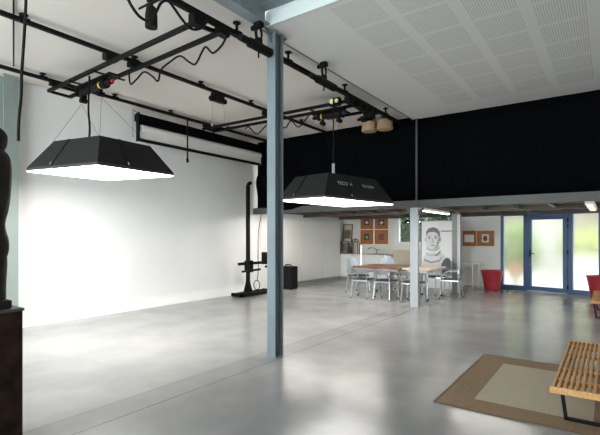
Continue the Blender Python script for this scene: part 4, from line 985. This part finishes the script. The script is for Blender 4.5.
# ------------------------------------------------------------------ outside
struct('terrace', MB().box(-14, 10, YF + 0.31, 28, -0.14, -0.02), M['terrace'])
struct('garden_ground', MB().hexa([(-2.9, 14.2, -0.15), (5.3, 12.5, -0.15), (5.3, YF + 0.3, -0.15), (-2.9, YF + 0.3, -0.15)][::1], [(-2.9, 14.2, -0.02), (5.3, 12.5, -0.02), (5.3, YF + 0.3, -0.02), (-2.9, YF + 0.3, -0.02)]), M['terrace'])
def shrub(name, label, cx, cy, rx, ry, z0, z1, n, m, size=0.09, seed=1, trunk=0.0):
    rs = random.Random(seed); t = thing(name, label, 'shrub', (cx, cy, -0.02)); mb = MB(t.location)
    for _ in range(n):
        while True:
            p = Vector((rs.uniform(-1, 1), rs.uniform(-1, 1), rs.uniform(-1, 1)))
            if 0.35 < p.length < 1: break
        c = Vector((cx + p.x * rx, cy + p.y * ry, (z0 + z1) / 2 + p.z * (z1 - z0) / 2))
        d = Vector((rs.gauss(0, 1), rs.gauss(0, 1), rs.gauss(0, 1))).normalized(); u = d.orthogonal().normalized(); w_ = d.cross(u); s = size * rs.uniform(0.6, 1.3)
        mb.poly([c + u * s, c + w_ * s * 0.45, c - u * s, c - w_ * s * 0.45])
    mb.build('foliage', m, t, fix=False)
    mb = MB(t.location)
    for k in range(4):
        a = k * 1.6 + seed; mb.tube(smooth_path([(cx + 0.03 * math.cos(a), cy + 0.03 * math.sin(a), -0.02), (cx + rx * 0.2 * math.cos(a), cy + ry * 0.2 * math.sin(a), (z0 + z1) * 0.35), (cx + rx * 0.5 * math.cos(a), cy + ry * 0.5 * math.sin(a), z0 + (z1 - z0) * 0.8)]), 0.03, 6)
    mb.build('stem', M['bark'], t); return t
shrub('garden_shrub', 'dark green bush outside the kitchen window, left half', -6.6, 16.0, 0.95, 0.6, 0.2, 3.4, 3600, M['leaf_dark'], 0.12, 1)
shrub('garden_shrub', 'dark green bush outside the kitchen window behind the print, right half', -4.6, 16.0, 0.95, 0.6, 0.2, 3.4, 3600, M['leaf_dark'], 0.12, 2)
shrub('garden_shrub', 'green bush outside behind the left frosted pane', -2.55, 15.9, 0.75, 0.5, 0.15, 1.95, 2600, M['leaf_mid'], 0.09, 3)
shrub('garden_shrub', 'yellow-green bush outside behind the right frosted pane', -0.45, 16.5, 0.75, 0.5, 0.75, 1.72, 2200, M['leaf_light'], 0.09, 4)
shrub('garden_shrub', 'green bush outside behind the door pane, right of its middle', -1.2, 17.35, 0.3, 0.25, 0.5, 1.7, 800, M['leaf_mid'], 0.08, 5)
shrub('flowering_plant', 'orange flowering plant outside low behind the left frosted pane', -2.42, 14.95, 0.25, 0.2, 0.3, 0.75, 110, M['flower'], 0.04, 6)
gp = thing('garden_post', 'grey post outside behind the door pane', 'post', (-1.37, 15.7, -0.02))
MB(gp.location).box(-1.47, -1.27, 15.6, 15.8, -0.02, 2.6).build('post_shaft', M['steel_grey'], gp)
struct('garden_wall', MB().box(-2.5, -1.25, 18.0, 18.2, -0.02, 3.0), M['render_grey'])

# ------------------------------------------------------------------ light
wd_ = bpy.data.worlds.new('sky'); scn.world = wd_; wd_.use_nodes = True
nt = wd_.node_tree; bg = nt.nodes['Background']; bg.inputs[1].default_value = 1.0
tc = nt.nodes.new('ShaderNodeTexCoord'); sx = nt.nodes.new('ShaderNodeSeparateXYZ'); nt.links.new(tc.outputs['Generated'], sx.inputs[0])
cr = nt.nodes.new('ShaderNodeValToRGB'); mr = nt.nodes.new('ShaderNodeMapRange'); mr.inputs['From Min'].default_value = -1; mr.inputs['From Max'].default_value = 1
nt.links.new(sx.outputs['Y'], mr.inputs['Value']); nt.links.new(mr.outputs[0], cr.inputs[0])
# cloudy sky, brighter on the street side where the sun stands behind cloud
cr.color_ramp.elements[0].position = 0.60; cr.color_ramp.elements[0].color = (SKY * 0.88, SKY * 0.95, SKY, 1)
cr.color_ramp.elements[1].position = 0.80; cr.color_ramp.elements[1].color = (SKYF, SKYF * 0.96, SKYF * 0.84, 1)
nt.links.new(cr.outputs[0], bg.inputs[0])
def portal(loc, rot, sx, sy):
    l = bpy.data.lights.new('daylight_portal', 'AREA'); l.shape = 'RECTANGLE'; l.size = sx; l.size_y = sy; l.cycles.is_portal = True
    o = bpy.data.objects.new('daylight_portal', l); COL.objects.link(o); o.location = loc; o.rotation_euler = rot
portal(((WX0 + WX1) / 2, YB - 0.3, (WZ0 + WZ1) / 2), (PI / 2, 0, 0), WX1 - WX0, WZ1 - WZ0)
# area light -Z axis must face into the room (+y): rotate so that -Z -> +Y
portal((XR + 0.3, (RY0 + RY1) / 2, (RZ0 + RZ1) / 2), (0, PI / 2, 0), RZ1 - RZ0, RY1 - RY0)
portal(((NX0 + NX1) / 2, YF + 0.15, (NZ0 + NZ1) / 2), (-PI / 2, 0, 0), NX1 - NX0, NZ1 - NZ0)

scn.view_settings.view_transform = 'Standard'; scn.view_settings.look = 'None'
scn.view_settings.gamma = 1; scn.view_settings.exposure = 1.0; scn.view_settings.use_curve_mapping = False
scn.cycles.max_bounces = 10; scn.cycles.diffuse_bounces = 6; scn.cycles.glossy_bounces = 4; scn.cycles.transmission_bounces = 6
scn.cycles.sample_clamp_indirect = 6
